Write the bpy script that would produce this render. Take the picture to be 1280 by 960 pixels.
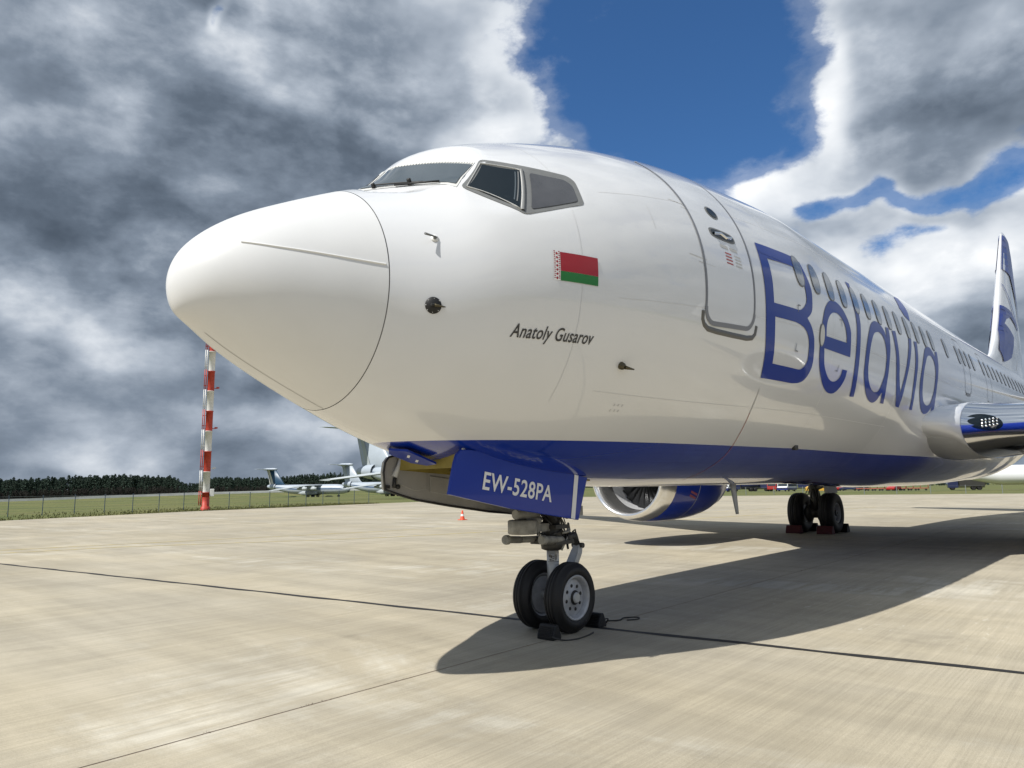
import bpy, bmesh, math, random, json
from mathutils import Vector, Matrix, noise as mnoise
from mathutils.geometry import tessellate_polygon
random.seed(7)
for o in list(bpy.data.objects): bpy.data.objects.remove(o)
SC = bpy.context.scene
COL = SC.collection
R_ = math.radians
# ------------------------------------------------------------------ camera
cam_d = bpy.data.cameras.new('camera'); cam = bpy.data.objects.new('camera', cam_d); COL.objects.link(cam)
RX, UY, FZ = (0.666349, -0.745546, -0.011882), (-0.097628, -0.103033, 0.989875), (0.739221, 0.658442, 0.141442)
cam.matrix_world = Matrix(((RX[0], UY[0], -FZ[0], -2.0400), (RX[1], UY[1], -FZ[1], -4.8613), (RX[2], UY[2], -FZ[2], 1.4295), (0, 0, 0, 1)))
cam_d.sensor_width = 36; cam_d.lens = 918.014 / 1280 * 36
cam_d.clip_start = 0.05; cam_d.clip_end = 9000
SC.camera = cam
# ------------------------------------------------------------------ exposure
SC.view_settings.view_transform = 'Standard'; SC.view_settings.look = 'None'
SC.view_settings.exposure = 0.18; SC.view_settings.gamma = 1.0; SC.view_settings.use_curve_mapping = False
SC.cycles.max_bounces = 8; SC.cycles.glossy_bounces = 4; SC.cycles.diffuse_bounces = 3
SC.cycles.use_denoising = True
# ------------------------------------------------------------------ sun
SUN_AZ, SUN_EL = R_(170.0), R_(51.5)
sd = bpy.data.lights.new('sun', 'SUN'); sun = bpy.data.objects.new('sun', sd); COL.objects.link(sun)
sd.energy = 4.6; sd.angle = R_(0.53); sd.color = (1.0, 0.965, 0.90)
SUN = Vector((math.cos(SUN_AZ) * math.cos(SUN_EL), math.sin(SUN_AZ) * math.cos(SUN_EL), math.sin(SUN_EL)))
sun.rotation_euler = SUN.to_track_quat('Z', 'Y').to_euler()
sun.location = (0, 0, 60)
# ------------------------------------------------------------------ sky: blue sky with a broken cloud deck
W = bpy.data.worlds.new('World'); SC.world = W; W.use_nodes = True
W.cycles.sampling_method = 'MANUAL'; W.cycles.sample_map_resolution = 512
nt = W.node_tree; nt.nodes.clear(); N = nt.nodes; LK = nt.links.new
def node(t, **kw):
    n = N.new(t)
    for k, v in kw.items(): setattr(n, k, v)
    return n
def inp(s, v):
    if hasattr(v, 'default_value') or hasattr(v, 'is_output'): LK(v, s)
    else: s.default_value = v
def M(op, a, b=0.0, c=0.0, clamp=False):
    n = node('ShaderNodeMath', operation=op, use_clamp=clamp)
    inp(n.inputs[0], a); inp(n.inputs[1], b); inp(n.inputs[2], c); return n.outputs[0]
def VM(op, a, b=(0, 0, 0), out=0):
    n = node('ShaderNodeVectorMath', operation=op); inp(n.inputs[0], a); inp(n.inputs[1], b)
    return n.outputs['Value'] if op in ('LENGTH', 'DOT_PRODUCT', 'DISTANCE') else n.outputs[0]
def SMOOTH(v, a, b, lo=0.0, hi=1.0):
    n = node('ShaderNodeMapRange', interpolation_type='SMOOTHSTEP'); inp(n.inputs[0], v)
    for i, x in enumerate((a, b, lo, hi)): n.inputs[1 + i].default_value = x
    return n.outputs[0]
def NOISE(v, scale, detail=8.0, rough=0.55, dist=0.0):
    n = node('ShaderNodeTexNoise', noise_dimensions='3D'); LK(v, n.inputs['Vector'])
    n.inputs['Scale'].default_value = scale; n.inputs['Detail'].default_value = detail
    n.inputs['Roughness'].default_value = rough; n.inputs['Distortion'].default_value = dist
    return n
tc = node('ShaderNodeTexCoord'); DIR = tc.outputs['Generated']
sep = node('ShaderNodeSeparateXYZ'); LK(DIR, sep.inputs[0])
dz = M('MAXIMUM', sep.outputs[2], 0.0)
P = VM('MULTIPLY', DIR, (1.0, 1.0, 1.75))
az = M('MULTIPLY', M('ARCTAN2', sep.outputs[1], sep.outputs[0]), 180 / math.pi)
el = M('MULTIPLY', M('ARCSINE', sep.outputs[2]), 180 / math.pi)
ae = node('ShaderNodeCombineXYZ'); LK(az, ae.inputs[0]); LK(el, ae.inputs[1])
wob = NOISE(DIR, 7.0, 2.0, 0.6)
AE = VM('ADD', ae.outputs[0], VM('MULTIPLY', VM('SUBTRACT', wob.outputs['Color'], (0.5, 0.5, 0.5)), (10, 8, 0)))
def field(base, blobs):
    acc = base
    for (a, e, ra, re, amp) in blobs:
        d = VM('LENGTH', VM('MULTIPLY', VM('SUBTRACT', AE, (a, e, 0)), (1.0 / ra, 1.0 / re, 0)))
        acc = M('ADD', acc, SMOOTH(d, 1.5, 0.0, 0.0, amp))
    return acc
COVER = field(0.30, [
    (26.8, 29.5, 10.0, 8.0, -0.56), (32.5, 33.5, 5.5, 6.0, -0.32), (24.0, 33.5, 5.0, 4.5, -0.20), (29.5, 24.0, 5.0, 2.5, -0.12), (7.5, 20.2, 6.5, 1.4, -0.26),
    (16.0, 20.4, 4.5, 1.3, -0.17), (63.6, 32.2, 1.3, 2.0, -0.36), (65.0, 31.2, 1.0, 0.8, -0.12), (44.5, 28.0, 2.5, 0.8, -0.08), (21.5, 16.2, 3.0, 1.0, -0.14), (12.5, 17.6, 3.0, 0.8, -0.10),
    (8.5, 26.5, 8.0, 5.0, 0.22), (20.5, 28.0, 4.0, 1.6, 0.10), (13.0, 14.0, 10.0, 4.5, 0.14), (23.0, 21.0, 7.0, 2.8, 0.12), (65.0, 20.0, 20.0, 17.0, 0.36), (72.0, 32.0, 9.0, 5.0, 0.08), (42.0, 31.0, 4.5, 4.5, 0.10)])
LUM = field(0.455, [
    (66.0, 23.0, 10.0, 4.5, -0.12), (76.0, 18.5, 9.0, 5.0, -0.13), (57.0, 22.0, 7.0, 3.0, -0.06), (66.0, 7.2, 18.0, 1.6, -0.13), (60.0, 12.0, 5.0, 4.0, -0.07),
    (74.0, 31.0, 9.0, 4.0, 0.0), (74.5, 10.8, 5.0, 2.4, 0.32), (78.0, 14.0, 3.5, 2.0, 0.16), (61.0, 30.6, 4.5, 2.6, 0.24),
    (52.5, 31.5, 7.0, 4.0, 0.13), (50.5, 26.5, 6.0, 3.0, 0.03), (40.7, 31.0, 4.5, 5.5, 0.36), (43.0, 26.6, 6.0, 1.6, 0.28), (71.5, 2.8, 5.0, 1.2, 0.28),
    (62.0, 4.5, 5.0, 1.2, 0.10), (55.5, 3.6, 4.0, 1.4, 0.24), (15.8, 26.8, 2.4, 4.0, 0.40), (11.0, 29.5, 6.0, 2.2, 0.26), (6.5, 24.4, 5.5, 2.2, -0.08),
    (10.0, 22.6, 6.0, 1.0, -0.06), (23.0, 21.0, 8.0, 3.2, 0.38), (14.5, 15.6, 8.0, 3.0, 0.46), (10.0, 10.8, 4.0, 1.8, -0.16),
    (6.0, 16.5, 4.0, 2.0, 0.20), (20.0, 12.0, 5.0, 3.0, 0.12), (5.0, 8.0, 5.0, 1.6, -0.08), (-90, 50, 90, 35, 0.08)])
n1 = NOISE(P, 3.3, 9.0, 0.58, 0.1).outputs['Fac']
n2 = NOISE(VM('ADD', P, (-0.035, 0.012, 0.070)), 3.3, 5.0, 0.55, 0.1).outputs['Fac']
n3 = NOISE(P, 10.5, 7.0, 0.61, 0.12).outputs['Fac']
vor = node('ShaderNodeTexVoronoi', feature='F1'); LK(VM('ADD', P, VM('MULTIPLY', wob.outputs['Color'], (0.10, 0.10, 0.10))), vor.inputs['Vector']); vor.inputs['Scale'].default_value = 8.0
vor.inputs['Detail'].default_value = 0.0
puff = M('SUBTRACT', 0.30, M('MULTIPLY', vor.outputs['Distance'], vor.outputs['Distance']))
dens = M('ADD', M('ADD', M('MULTIPLY', n1, 0.70), M('MULTIPLY', n3, 0.36)), M('SUBTRACT', COVER, 0.24))
dens = M('ADD', dens, M('MULTIPLY', puff, 0.16))
dens = M('ADD', dens, SMOOTH(el, 14.0, 2.0, 0.0, 0.30))
alpha = M('MAXIMUM', SMOOTH(dens, 0.44, 0.57), SMOOTH(M('ADD', dens, M('MULTIPLY', M('SUBTRACT', n3, 0.5), 0.5)), 0.26, 0.50, 0.0, 0.22))
lowmix = SMOOTH(el, 3.0, 15.0, 0.45, 1.0)
thick = SMOOTH(dens, 0.46, 0.74)
edge = M('MULTIPLY', M('MULTIPLY', M('SUBTRACT', n1, n2), 1.45), lowmix)
lum = M('ADD', M('ADD', LUM, edge), M('MULTIPLY', M('SUBTRACT', n3, 0.5), 0.50))
lum = M('ADD', lum, M('MULTIPLY', puff, 0.26))
lum = M('ADD', lum, M('MULTIPLY', M('SUBTRACT', 0.62, thick), 0.24))
ramp = node('ShaderNodeValToRGB'); LK(lum, ramp.inputs[0])
er = ramp.color_ramp; er.elements[0].position = 0.0; er.elements[0].color = (0.070, 0.092, 0.125, 1)
er.elements[1].position = 1.0; er.elements[1].color = (0.92, 0.935, 0.95, 1)
for ps, c in ((0.18, (0.112, 0.143, 0.188, 1)), (0.36, (0.20, 0.243, 0.305, 1)), (0.55, (0.375, 0.425, 0.495, 1)), (0.75, (0.64, 0.68, 0.73, 1))):
    e = er.elements.new(ps); e.color = c
sky = node('ShaderNodeTexSky', sky_type='NISHITA'); sky.sun_disc = False
sky.sun_elevation = SUN_EL; sky.sun_rotation = math.atan2(SUN.x, SUN.y); sky.air_density = 1.0; sky.dust_density = 0.4; sky.ozone_density = 2.2; sky.altitude = 200
bg1 = node('ShaderNodeBackground'); LK(VM('MULTIPLY', sky.outputs[0], (0.50, 0.85, 1.18)), bg1.inputs[0]); bg1.inputs[1].default_value = 0.085
bg2 = node('ShaderNodeBackground'); LK(ramp.outputs[0], bg2.inputs[0]); bg2.inputs[1].default_value = 1.0
mx = node('ShaderNodeMixShader'); LK(alpha, mx.inputs[0]); LK(bg1.outputs[0], mx.inputs[1]); LK(bg2.outputs[0], mx.inputs[2])
wo = node('ShaderNodeOutputWorld'); LK(mx.outputs[0], wo.inputs[0])
# ------------------------------------------------------------------ materials
MATS = {}
def mat(name, col, rough=0.6, metal=0.0, coat=0.0, spec=0.5, bump=None, var=None, ior=1.5):
    """bump = (scale, strength, distance); var = (scale, amount)"""
    m = bpy.data.materials.new(name); m.use_nodes = True; t = m.node_tree; b = t.nodes['Principled BSDF']
    b.inputs['Base Color'].default_value = (*col, 1); b.inputs['Roughness'].default_value = rough
    b.inputs['Metallic'].default_value = metal; b.inputs['Coat Weight'].default_value = coat
    b.inputs['Coat Roughness'].default_value = 0.03; b.inputs['Specular IOR Level'].default_value = spec; b.inputs['IOR'].default_value = ior
    if bump or var:
        g = t.nodes.new('ShaderNodeTexCoord')
    if var:
        n = t.nodes.new('ShaderNodeTexNoise'); n.inputs['Scale'].default_value = var[0]; n.inputs['Detail'].default_value = 7; n.inputs['Roughness'].default_value = 0.6
        t.links.new(g.outputs['Object'], n.inputs['Vector'])
        r = t.nodes.new('ShaderNodeMapRange'); t.links.new(n.outputs['Fac'], r.inputs[0]); r.inputs[1].default_value = 0.3; r.inputs[2].default_value = 0.7
        r.inputs[3].default_value = 1 - var[1]; r.inputs[4].default_value = 1 + var[1]
        x = t.nodes.new('ShaderNodeMix'); x.data_type = 'RGBA'; x.blend_type = 'MULTIPLY'; x.inputs[0].default_value = 1
        x.inputs[6].default_value = (*col, 1); t.links.new(r.outputs[0], x.inputs[7]); t.links.new(x.outputs[2], b.inputs['Base Color'])
    if bump:
        n = t.nodes.new('ShaderNodeTexNoise'); n.inputs['Scale'].default_value = bump[0]; n.inputs['Detail'].default_value = 4
        t.links.new(g.outputs['Object'], n.inputs['Vector'])
        bp = t.nodes.new('ShaderNodeBump'); bp.inputs['Strength'].default_value = bump[1]; bp.inputs['Distance'].default_value = bump[2]
        t.links.new(n.outputs['Fac'], bp.inputs['Height']); t.links.new(bp.outputs[0], b.inputs['Normal'])
        if coat: t.links.new(bp.outputs[0], b.inputs['Coat Normal'])
    MATS[name] = m; return m
BLUE = (0.003, 0.028, 0.30)
mat('radome_white', (0.71, 0.715, 0.715), 0.36, coat=0.25, bump=(1.1, 0.06, 0.01), var=(3, 0.02))
mat('white_paint', (0.72, 0.735, 0.76), 0.25, coat=1.0, bump=(1.3, 0.035, 0.01))
mat('blue_paint', BLUE, 0.3, coat=0.45, spec=0.25)
mat('letter_blue', (0.002, 0.028, 0.26), 0.35, coat=0.3, spec=0.2)
mat('grey_paint', (0.42, 0.43, 0.44), 0.4, var=(5, 0.06))
mat('light_grey', (0.58, 0.585, 0.57), 0.45, var=(4, 0.06))
mat('outline_grey', (0.20, 0.21, 0.235), 0.5)
mat('frame_grey', (0.17, 0.175, 0.175), 0.55, var=(20, 0.08))
mat('scuff_grey', (0.13, 0.13, 0.125), 0.45, metal=0.3)
mat('seam_dark', (0.27, 0.268, 0.265), 0.7)
mat('seam_light', (0.50, 0.50, 0.49), 0.6)
mat('white_bead', (0.82, 0.82, 0.80), 0.4)
mat('glass_front', (0.05, 0.065, 0.07), 0.04, spec=1.0, ior=1.9, coat=0.6)
mat('glass_dark', (0.006, 0.012, 0.017), 0.04, spec=0.5, ior=1.45)
mat('glass_shade', (0.07, 0.069, 0.072), 0.06, spec=0.8, coat=1.0, var=(5, 0.18))
mat('window_grey', (0.17, 0.175, 0.175), 0.12, coat=0.7, var=(9, 0.5))
mat('black', (0.012, 0.012, 0.012), 0.55)
mat('rubber', (0.008, 0.008, 0.009), 0.6, bump=(60, 0.2, 0.002), var=(6, 0.25))
mat('rim_grey', (0.40, 0.41, 0.43), 0.42, metal=0.2, var=(14, 0.15))
mat('strut_grey', (0.46, 0.47, 0.47), 0.4, metal=0.2, var=(10, 0.12))
mat('gear_dirty', (0.31, 0.30, 0.26), 0.6, metal=0.0, var=(12, 0.35))
mat('gear_dark', (0.055, 0.054, 0.05), 0.5, metal=0.4, var=(18, 0.3))
mat('chrome', (0.82, 0.83, 0.84), 0.12, metal=1.0)
mat('lip_metal', (0.90, 0.90, 0.90), 0.22, metal=0.95, bump=(3, 0.02, 0.01))
mat('fan_dark', (0.03, 0.031, 0.033), 0.4, metal=0.6)
mat('duct_grey', (0.55, 0.56, 0.58), 0.45, metal=0.3)
mat('olive_primer', (0.30, 0.235, 0.045), 0.6, var=(5, 0.2))
mat('door_inner', (0.42, 0.41, 0.375), 0.55, var=(4, 0.12))
mat('flag_red', (0.32, 0.006, 0.012), 0.35, coat=0.35)
mat('flag_green', (0.006, 0.16, 0.02), 0.35, coat=0.35)
mat('print_black', (0.02, 0.02, 0.022), 0.4, coat=0.4)
mat('print_white', (0.80, 0.80, 0.80), 0.4, coat=0.4)
mat('print_red', (0.40, 0.10, 0.10), 0.5)
mat('bronze', (0.10, 0.085, 0.05), 0.4, metal=0.6)
mat('red_rubber', (0.08, 0.005, 0.008), 0.6, var=(9, 0.25))
mat('cone_orange', (0.72, 0.085, 0.03), 0.5)
mat('mast_red', (0.46, 0.05, 0.03), 0.55, var=(4, 0.2))
mat('mast_white', (0.72, 0.72, 0.70), 0.55, var=(4, 0.1))
mat('fence_blue', (0.075, 0.11, 0.16), 0.5)
mat('fence_wire', (0.24, 0.26, 0.27), 0.5, metal=0.4)
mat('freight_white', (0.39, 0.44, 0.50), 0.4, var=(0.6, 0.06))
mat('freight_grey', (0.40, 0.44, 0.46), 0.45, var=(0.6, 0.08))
mat('freight_blue', (0.035, 0.085, 0.17), 0.4)
mat('freight_teal', (0.02, 0.065, 0.125), 0.4)
mat('freight_stripe', (0.05, 0.10, 0.20), 0.4)
mat('freight_cream', (0.62, 0.60, 0.54), 0.45)
mat('bark', (0.03, 0.028, 0.022), 0.9)
mat('needles', (0.032, 0.058, 0.038), 0.85, var=(0.5, 0.35))
mat('needles_pale', (0.040, 0.068, 0.036), 0.85, var=(0.5, 0.35))
mat('concrete_wall', (0.52, 0.53, 0.53), 0.8, var=(0.3, 0.1))
mat('vehicle_blue', (0.02, 0.035, 0.20), 0.35, coat=0.5)
mat('vehicle_navy', (0.015, 0.022, 0.075), 0.4, coat=0.4)
mat('vehicle_red', (0.42, 0.03, 0.03), 0.4, coat=0.4)
mat('vehicle_white', (0.75, 0.76, 0.78), 0.4, coat=0.4)
mat('vehicle_yellow', (0.62, 0.36, 0.05), 0.45)
mat('vehicle_rust', (0.36, 0.09, 0.06), 0.6)
mat('vehicle_glass', (0.03, 0.04, 0.05), 0.08)
mat('sealant', (0.018, 0.017, 0.016), 0.7)
mat('sealant_brown', (0.13, 0.08, 0.06), 0.85)
mat('seam_faint', (0.66, 0.665, 0.67), 0.5)
mat('rope', (0.05, 0.048, 0.045), 0.9)

# fuselage paint: white above the cheat line, blue below it (print)
def paint_split():
    m = MATS['white_paint'].copy(); m.name = 'fuselage_paint'; t = m.node_tree; b = t.nodes['Principled BSDF']
    g = t.nodes.new('ShaderNodeTexCoord'); s = t.nodes.new('ShaderNodeSeparateXYZ'); t.links.new(g.outputs['Object'], s.inputs[0])
    ln = t.nodes.new('ShaderNodeMapRange'); t.links.new(s.outputs[0], ln.inputs[0])
    for i, v in enumerate((1.8, 7.5, 1.836, 1.892)): ln.inputs[1 + i].default_value = v
    lt = t.nodes.new('ShaderNodeMath'); lt.operation = 'LESS_THAN'; t.links.new(s.outputs[2], lt.inputs[0]); t.links.new(ln.outputs[0], lt.inputs[1])
    x = t.nodes.new('ShaderNodeMix'); x.data_type = 'RGBA'; t.links.new(lt.outputs[0], x.inputs[0])
    n = t.nodes.new('ShaderNodeTexNoise'); n.inputs['Scale'].default_value = 2.2; n.inputs['Detail'].default_value = 6
    t.links.new(g.outputs['Object'], n.inputs['Vector'])
    r = t.nodes.new('ShaderNodeValToRGB'); t.links.new(n.outputs['Fac'], r.inputs[0])
    r.color_ramp.elements[0].color = (0.70, 0.71, 0.722, 1); r.color_ramp.elements[1].color = (0.735, 0.745, 0.76, 1)
    t.links.new(r.outputs[0], x.inputs[6]); x.inputs[7].default_value = (*BLUE, 1)
    t.links.new(x.outputs[2], b.inputs['Base Color']); MATS['fuselage_paint'] = m
paint_split()
# ------------------------------------------------------------------ helpers
def tag(o, label=None, cat=None, group=None, kind=None):
    for k, v in (('label', label), ('category', cat), ('group', group), ('kind', kind)):
        if v: o[k] = v
    return o
def link(o, parent=None):
    COL.objects.link(o)
    if parent is not None: o.parent = parent
    return o
def empty(name, loc=(0, 0, 0), rot=(0, 0, 0), scale=1.0):
    o = bpy.data.objects.new(name, None); o.empty_display_size = 0.2; COL.objects.link(o)
    o.location = loc; o.rotation_euler = rot; o.scale = (scale,) * 3; return o
class MB:
    def __init__(s): s.v = []; s.f = []; s.m = []; s.sm = []
    def add(s, vs, fs, mi=0, smooth=False):
        b = len(s.v); s.v += [tuple(v) for v in vs]
        for f in fs: s.f.append(tuple(i + b for i in f)); s.m.append(mi); s.sm.append(smooth)
        return s
    def box(s, x0, x1, y0, y1, z0, z1, mi=0):
        vs = [(x, y, z) for x in (x0, x1) for y in (y0, y1) for z in (z0, z1)]
        return s.add(vs, [(0, 1, 3, 2), (4, 6, 7, 5), (0, 4, 5, 1), (2, 3, 7, 6), (0, 2, 6, 4), (1, 5, 7, 3)], mi)
    def tube(s, path, r, n=12, mi=0, cap=True, smooth=True):
        path = [Vector(p) for p in path]; rs = r if isinstance(r, (list, tuple)) else [r] * len(path)
        rings = []; up = None
        for i, p in enumerate(path):
            d = (path[min(i + 1, len(path) - 1)] - path[max(i - 1, 0)]).normalized()
            if up is None: up = d.orthogonal().normalized()
            up = (up - d * up.dot(d)).normalized(); sd_ = d.cross(up)
            rings.append([p + (up * math.cos(2 * math.pi * k / n) + sd_ * math.sin(2 * math.pi * k / n)) * rs[i] for k in range(n)])
        return s.loft(rings, mi, True, cap, smooth)
    def loft(s, rings, mi=0, closed=True, cap=False, smooth=True):
        n = len(rings[0]); vs = [v for r in rings for v in r]; fs = []
        for i in range(len(rings) - 1):
            for k in range(n if closed else n - 1):
                a, b = i * n + k, i * n + (k + 1) % n; fs.append((a, b, b + n, a + n))
        s.add(vs, fs, mi, smooth)
        if cap:
            s.add(rings[0], [tuple(range(n))[::-1]], mi); s.add(rings[-1], [tuple(range(n))], mi)
        return s
    def lathe(s, prof, origin, axis=(1, 0, 0), n=32, mi=0, smooth=True, a0=0.0, a1=2 * math.pi):
        """prof: (distance along the axis, radius)"""
        ax = Vector(axis).normalized(); u = ax.orthogonal().normalized(); w = ax.cross(u); o = Vector(origin)
        full = abs(a1 - a0 - 2 * math.pi) < 1e-6; kk = n if full else n + 1
        rings = [[o + ax * d + (u * math.cos(a0 + (a1 - a0) * k / n) + w * math.sin(a0 + (a1 - a0) * k / n)) * r for k in range(kk)] for d, r in prof]
        return s.loft(rings, mi, full, False, smooth)
    def prism(s, poly, fn, th, mi=0):
        """polygon (a, b) pushed through fn(a, b, t) at t = 0 and t = th"""
        n = len(poly); vs = [fn(a, b, 0) for a, b in poly] + [fn(a, b, th) for a, b in poly]
        tri = tessellate_polygon([[Vector((a, b, 0)) for a, b in poly]])
        fs = [tuple(t) for t in tri] + [tuple(i + n for i in t[::-1]) for t in tri] + [(i, (i + 1) % n, (i + 1) % n + n, i + n) for i in range(n)]
        return s.add(vs, fs, mi)
    def mesh(s, name, mats, fix=True, auto=None):
        me = bpy.data.meshes.new(name); me.from_pydata(s.v, [], s.f)
        for m in (mats if isinstance(mats, (list, tuple)) else [mats]): me.materials.append(MATS[m] if isinstance(m, str) else m)
        me.polygons.foreach_set('material_index', s.m); me.polygons.foreach_set('use_smooth', s.sm)
        if fix:
            bm = bmesh.new(); bm.from_mesh(me); bmesh.ops.remove_doubles(bm, verts=bm.verts, dist=1e-5)
            bmesh.ops.recalc_face_normals(bm, faces=bm.faces); bm.to_mesh(me); bm.free()
        me.update(); return me
    def build(s, name, mats, parent=None, fix=True):
        o = bpy.data.objects.new(name, s.mesh(name, mats, fix)); return link(o, parent)
def copy_tree(o, parent=None):
    c = o.copy(); COL.objects.link(c)
    if parent is not None: c.parent = parent
    for ch in list(o.children): copy_tree(ch, c)
    return c
def bevel(o, w, seg=2):
    bm = bmesh.new(); bm.from_mesh(o.data)
    es = [e for e in bm.edges if len(e.link_faces) == 2 and e.calc_face_angle(0) > 0.6]
    bmesh.ops.bevel(bm, geom=es, offset=w, segments=seg, affect='EDGES', profile=0.5)
    bm.to_mesh(o.data); bm.free(); return o
def lerp_table(x, xs, ys):
    if x <= xs[0]: return ys[0]
    for i in range(len(xs) - 1):
        if x <= xs[i + 1]: t = (x - xs[i]) / (xs[i + 1] - xs[i]); return ys[i] + (ys[i + 1] - ys[i]) * t
    return ys[-1]
def gh(x):            # the apron falls gently towards the nose
    return 0.0064 * max(-8.0, min(x - 4.0, 18.0))
CAMX, CAMY = -2.04, -4.86
def polar(a, r, z=0.0): return Vector((CAMX + r * math.cos(R_(a)), CAMY + r * math.sin(R_(a)), z))

# ------------------------------------------------------------------ ground
def concrete(name, far=False):
    m = bpy.data.materials.new(name); m.use_nodes = True; t = m.node_tree; b = t.nodes['Principled BSDF']
    def nd(ty, **kw):
        n = t.nodes.new(ty)
        for k, v in kw.items(): setattr(n, k, v)
        return n
    g = nd('ShaderNodeNewGeometry'); pos = g.outputs['Position']
    rot = nd('ShaderNodeMapping'); t.links.new(pos, rot.inputs[0]); rot.inputs['Rotation'].default_value = (0, 0, R_(-1.0))
    def noise(scale, sx, sy, detail=6, rough=0.6, off=0, dist=0.0):
        mp = nd('ShaderNodeMapping'); t.links.new(rot.outputs[0], mp.inputs[0]); mp.inputs['Scale'].default_value = (sx, sy, 1); mp.inputs['Location'].default_value = (off, off * 1.7, off)
        n = nd('ShaderNodeTexNoise'); t.links.new(mp.outputs[0], n.inputs['Vector']); n.inputs['Scale'].default_value = scale
        n.inputs['Detail'].default_value = detail; n.inputs['Roughness'].default_value = rough; n.inputs['Distortion'].default_value = dist; return n.outputs['Fac']
    def rng(v, a, b_, lo, hi):
        r = nd('ShaderNodeMapRange'); r.interpolation_type = 'SMOOTHSTEP'; t.links.new(v, r.inputs[0])
        for i, x in enumerate((a, b_, lo, hi)): r.inputs[1 + i].default_value = x
        return r.outputs[0]
    def mul(a, b_):
        r = nd('ShaderNodeMath', operation='MULTIPLY')
        for i, x in enumerate((a, b_)):
            if isinstance(x, float): r.inputs[i].default_value = x
            else: t.links.new(x, r.inputs[i])
        return r.outputs[0]
    def addn(a, b_):
        r = nd('ShaderNodeMath', operation='ADD'); t.links.new(a, r.inputs[0]); t.links.new(b_, r.inputs[1]); return r.outputs[0]
    big = noise(0.16, 1, 1.0, 5, 0.6, 3)
    mid = noise(0.55, 0.5, 1.3, 7, 0.65, 11)
    streak = noise(9.0, 0.03, 1.0, 8, 0.72, 5)            # broom finish along the pour
    streak2 = noise(70.0, 0.012, 1.0, 4, 0.7, 8)
    cross = noise(2.2, 1.0, 0.14, 6, 0.62, 21)             # laitance wiped across
    grain = noise(160.0, 1, 1, 5, 0.8, 2)
    stain = noise(0.9, 1, 1, 8, 0.7, 40, 0.8)
    f = mul(mul(mul(rng(big, 0.3, 0.7, 0.90, 1.10), rng(mid, 0.3, 0.7, 0.92, 1.08)), mul(rng(streak, 0.25, 0.75, 0.91, 1.07), rng(streak2, 0.25, 0.75, 0.88, 1.08))),
            mul(mul(rng(cross, 0.3, 0.7, 0.90, 1.09), rng(grain, 0.3, 0.7, 0.80, 1.15)), rng(stain, 0.58, 0.74, 1.0, 0.84)))
    # pale laitance patches
    patch = mul(rng(noise(0.5, 0.8, 0.33, 8, 0.68, 60, 0.6), 0.53, 0.66, 0.0, 1.0), rng(noise(5.0, 0.12, 0.8, 5, 0.7, 70), 0.38, 0.58, 0.0, 0.55))
    warm = nd('ShaderNodeMix', data_type='RGBA'); t.links.new(rng(noise(0.3, 1, 0.6, 4, 0.6, 90), 0.35, 0.65, 0.0, 1.0), warm.inputs[0])
    warm.inputs[6].default_value = (0.405, 0.358, 0.265, 1); warm.inputs[7].default_value = (0.39, 0.352, 0.275, 1)
    flake = mul(rng(noise(9.0, 0.6, 1.3, 6, 0.75, 33, 1.2), 0.60, 0.66, 0.0, 0.7), rng(noise(0.22, 1.0, 0.35, 4, 0.6, 55), 0.52, 0.64, 0.0, 1.0))
    mxp = nd('ShaderNodeMath', operation='MAXIMUM'); t.links.new(patch, mxp.inputs[0]); t.links.new(flake, mxp.inputs[1]); patch = mxp.outputs[0]
    pal = nd('ShaderNodeMix', data_type='RGBA'); t.links.new(patch, pal.inputs[0]); t.links.new(warm.outputs[2], pal.inputs[6]); pal.inputs[7].default_value = (0.57, 0.545, 0.47, 1)
    fin = nd('ShaderNodeMix', data_type='RGBA', blend_type='MULTIPLY'); fin.inputs[0].default_value = 1
    t.links.new(pal.outputs[2], fin.inputs[6]); t.links.new(f, fin.inputs[7]); t.links.new(fin.outputs[2], b.inputs['Base Color'])
    b.inputs['Roughness'].default_value = 0.85; b.inputs['Specular IOR Level'].default_value = 0.3
    bp = nd('ShaderNodeBump'); bp.inputs['Strength'].default_value = 0.35; bp.inputs['Distance'].default_value = 0.004
    t.links.new(addn(streak2, mul(grain, 0.8)), bp.inputs['Height']); t.links.new(bp.outputs[0], b.inputs['Normal'])
    MATS[name] = m
concrete('concrete')
def paint_mat(name, col, lo, hi):
    """worn ground paint, broken up to bare concrete colour"""
    m = bpy.data.materials.new(name); m.use_nodes = True; t = m.node_tree; b = t.nodes['Principled BSDF']
    g = t.nodes.new('ShaderNodeNewGeometry'); n = t.nodes.new('ShaderNodeTexNoise'); n.inputs['Scale'].default_value = 4; n.inputs['Detail'].default_value = 8; n.inputs['Roughness'].default_value = 0.7
    t.links.new(g.outputs['Position'], n.inputs['Vector']); r = t.nodes.new('ShaderNodeMapRange'); t.links.new(n.outputs['Fac'], r.inputs[0]); r.inputs[1].default_value = lo; r.inputs[2].default_value = hi
    x = t.nodes.new('ShaderNodeMix'); x.data_type = 'RGBA'; t.links.new(r.outputs[0], x.inputs[0]); x.inputs[6].default_value = (0.38, 0.34, 0.265, 1); x.inputs[7].default_value = (*col, 1)
    t.links.new(x.outputs[2], b.inputs['Base Color']); b.inputs['Roughness'].default_value = 0.8; MATS[name] = m
paint_mat('yellow_line', (0.50, 0.40, 0.13), 0.32, 0.62)
paint_mat('white_line', (0.56, 0.55, 0.51), 0.35, 0.7)
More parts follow.
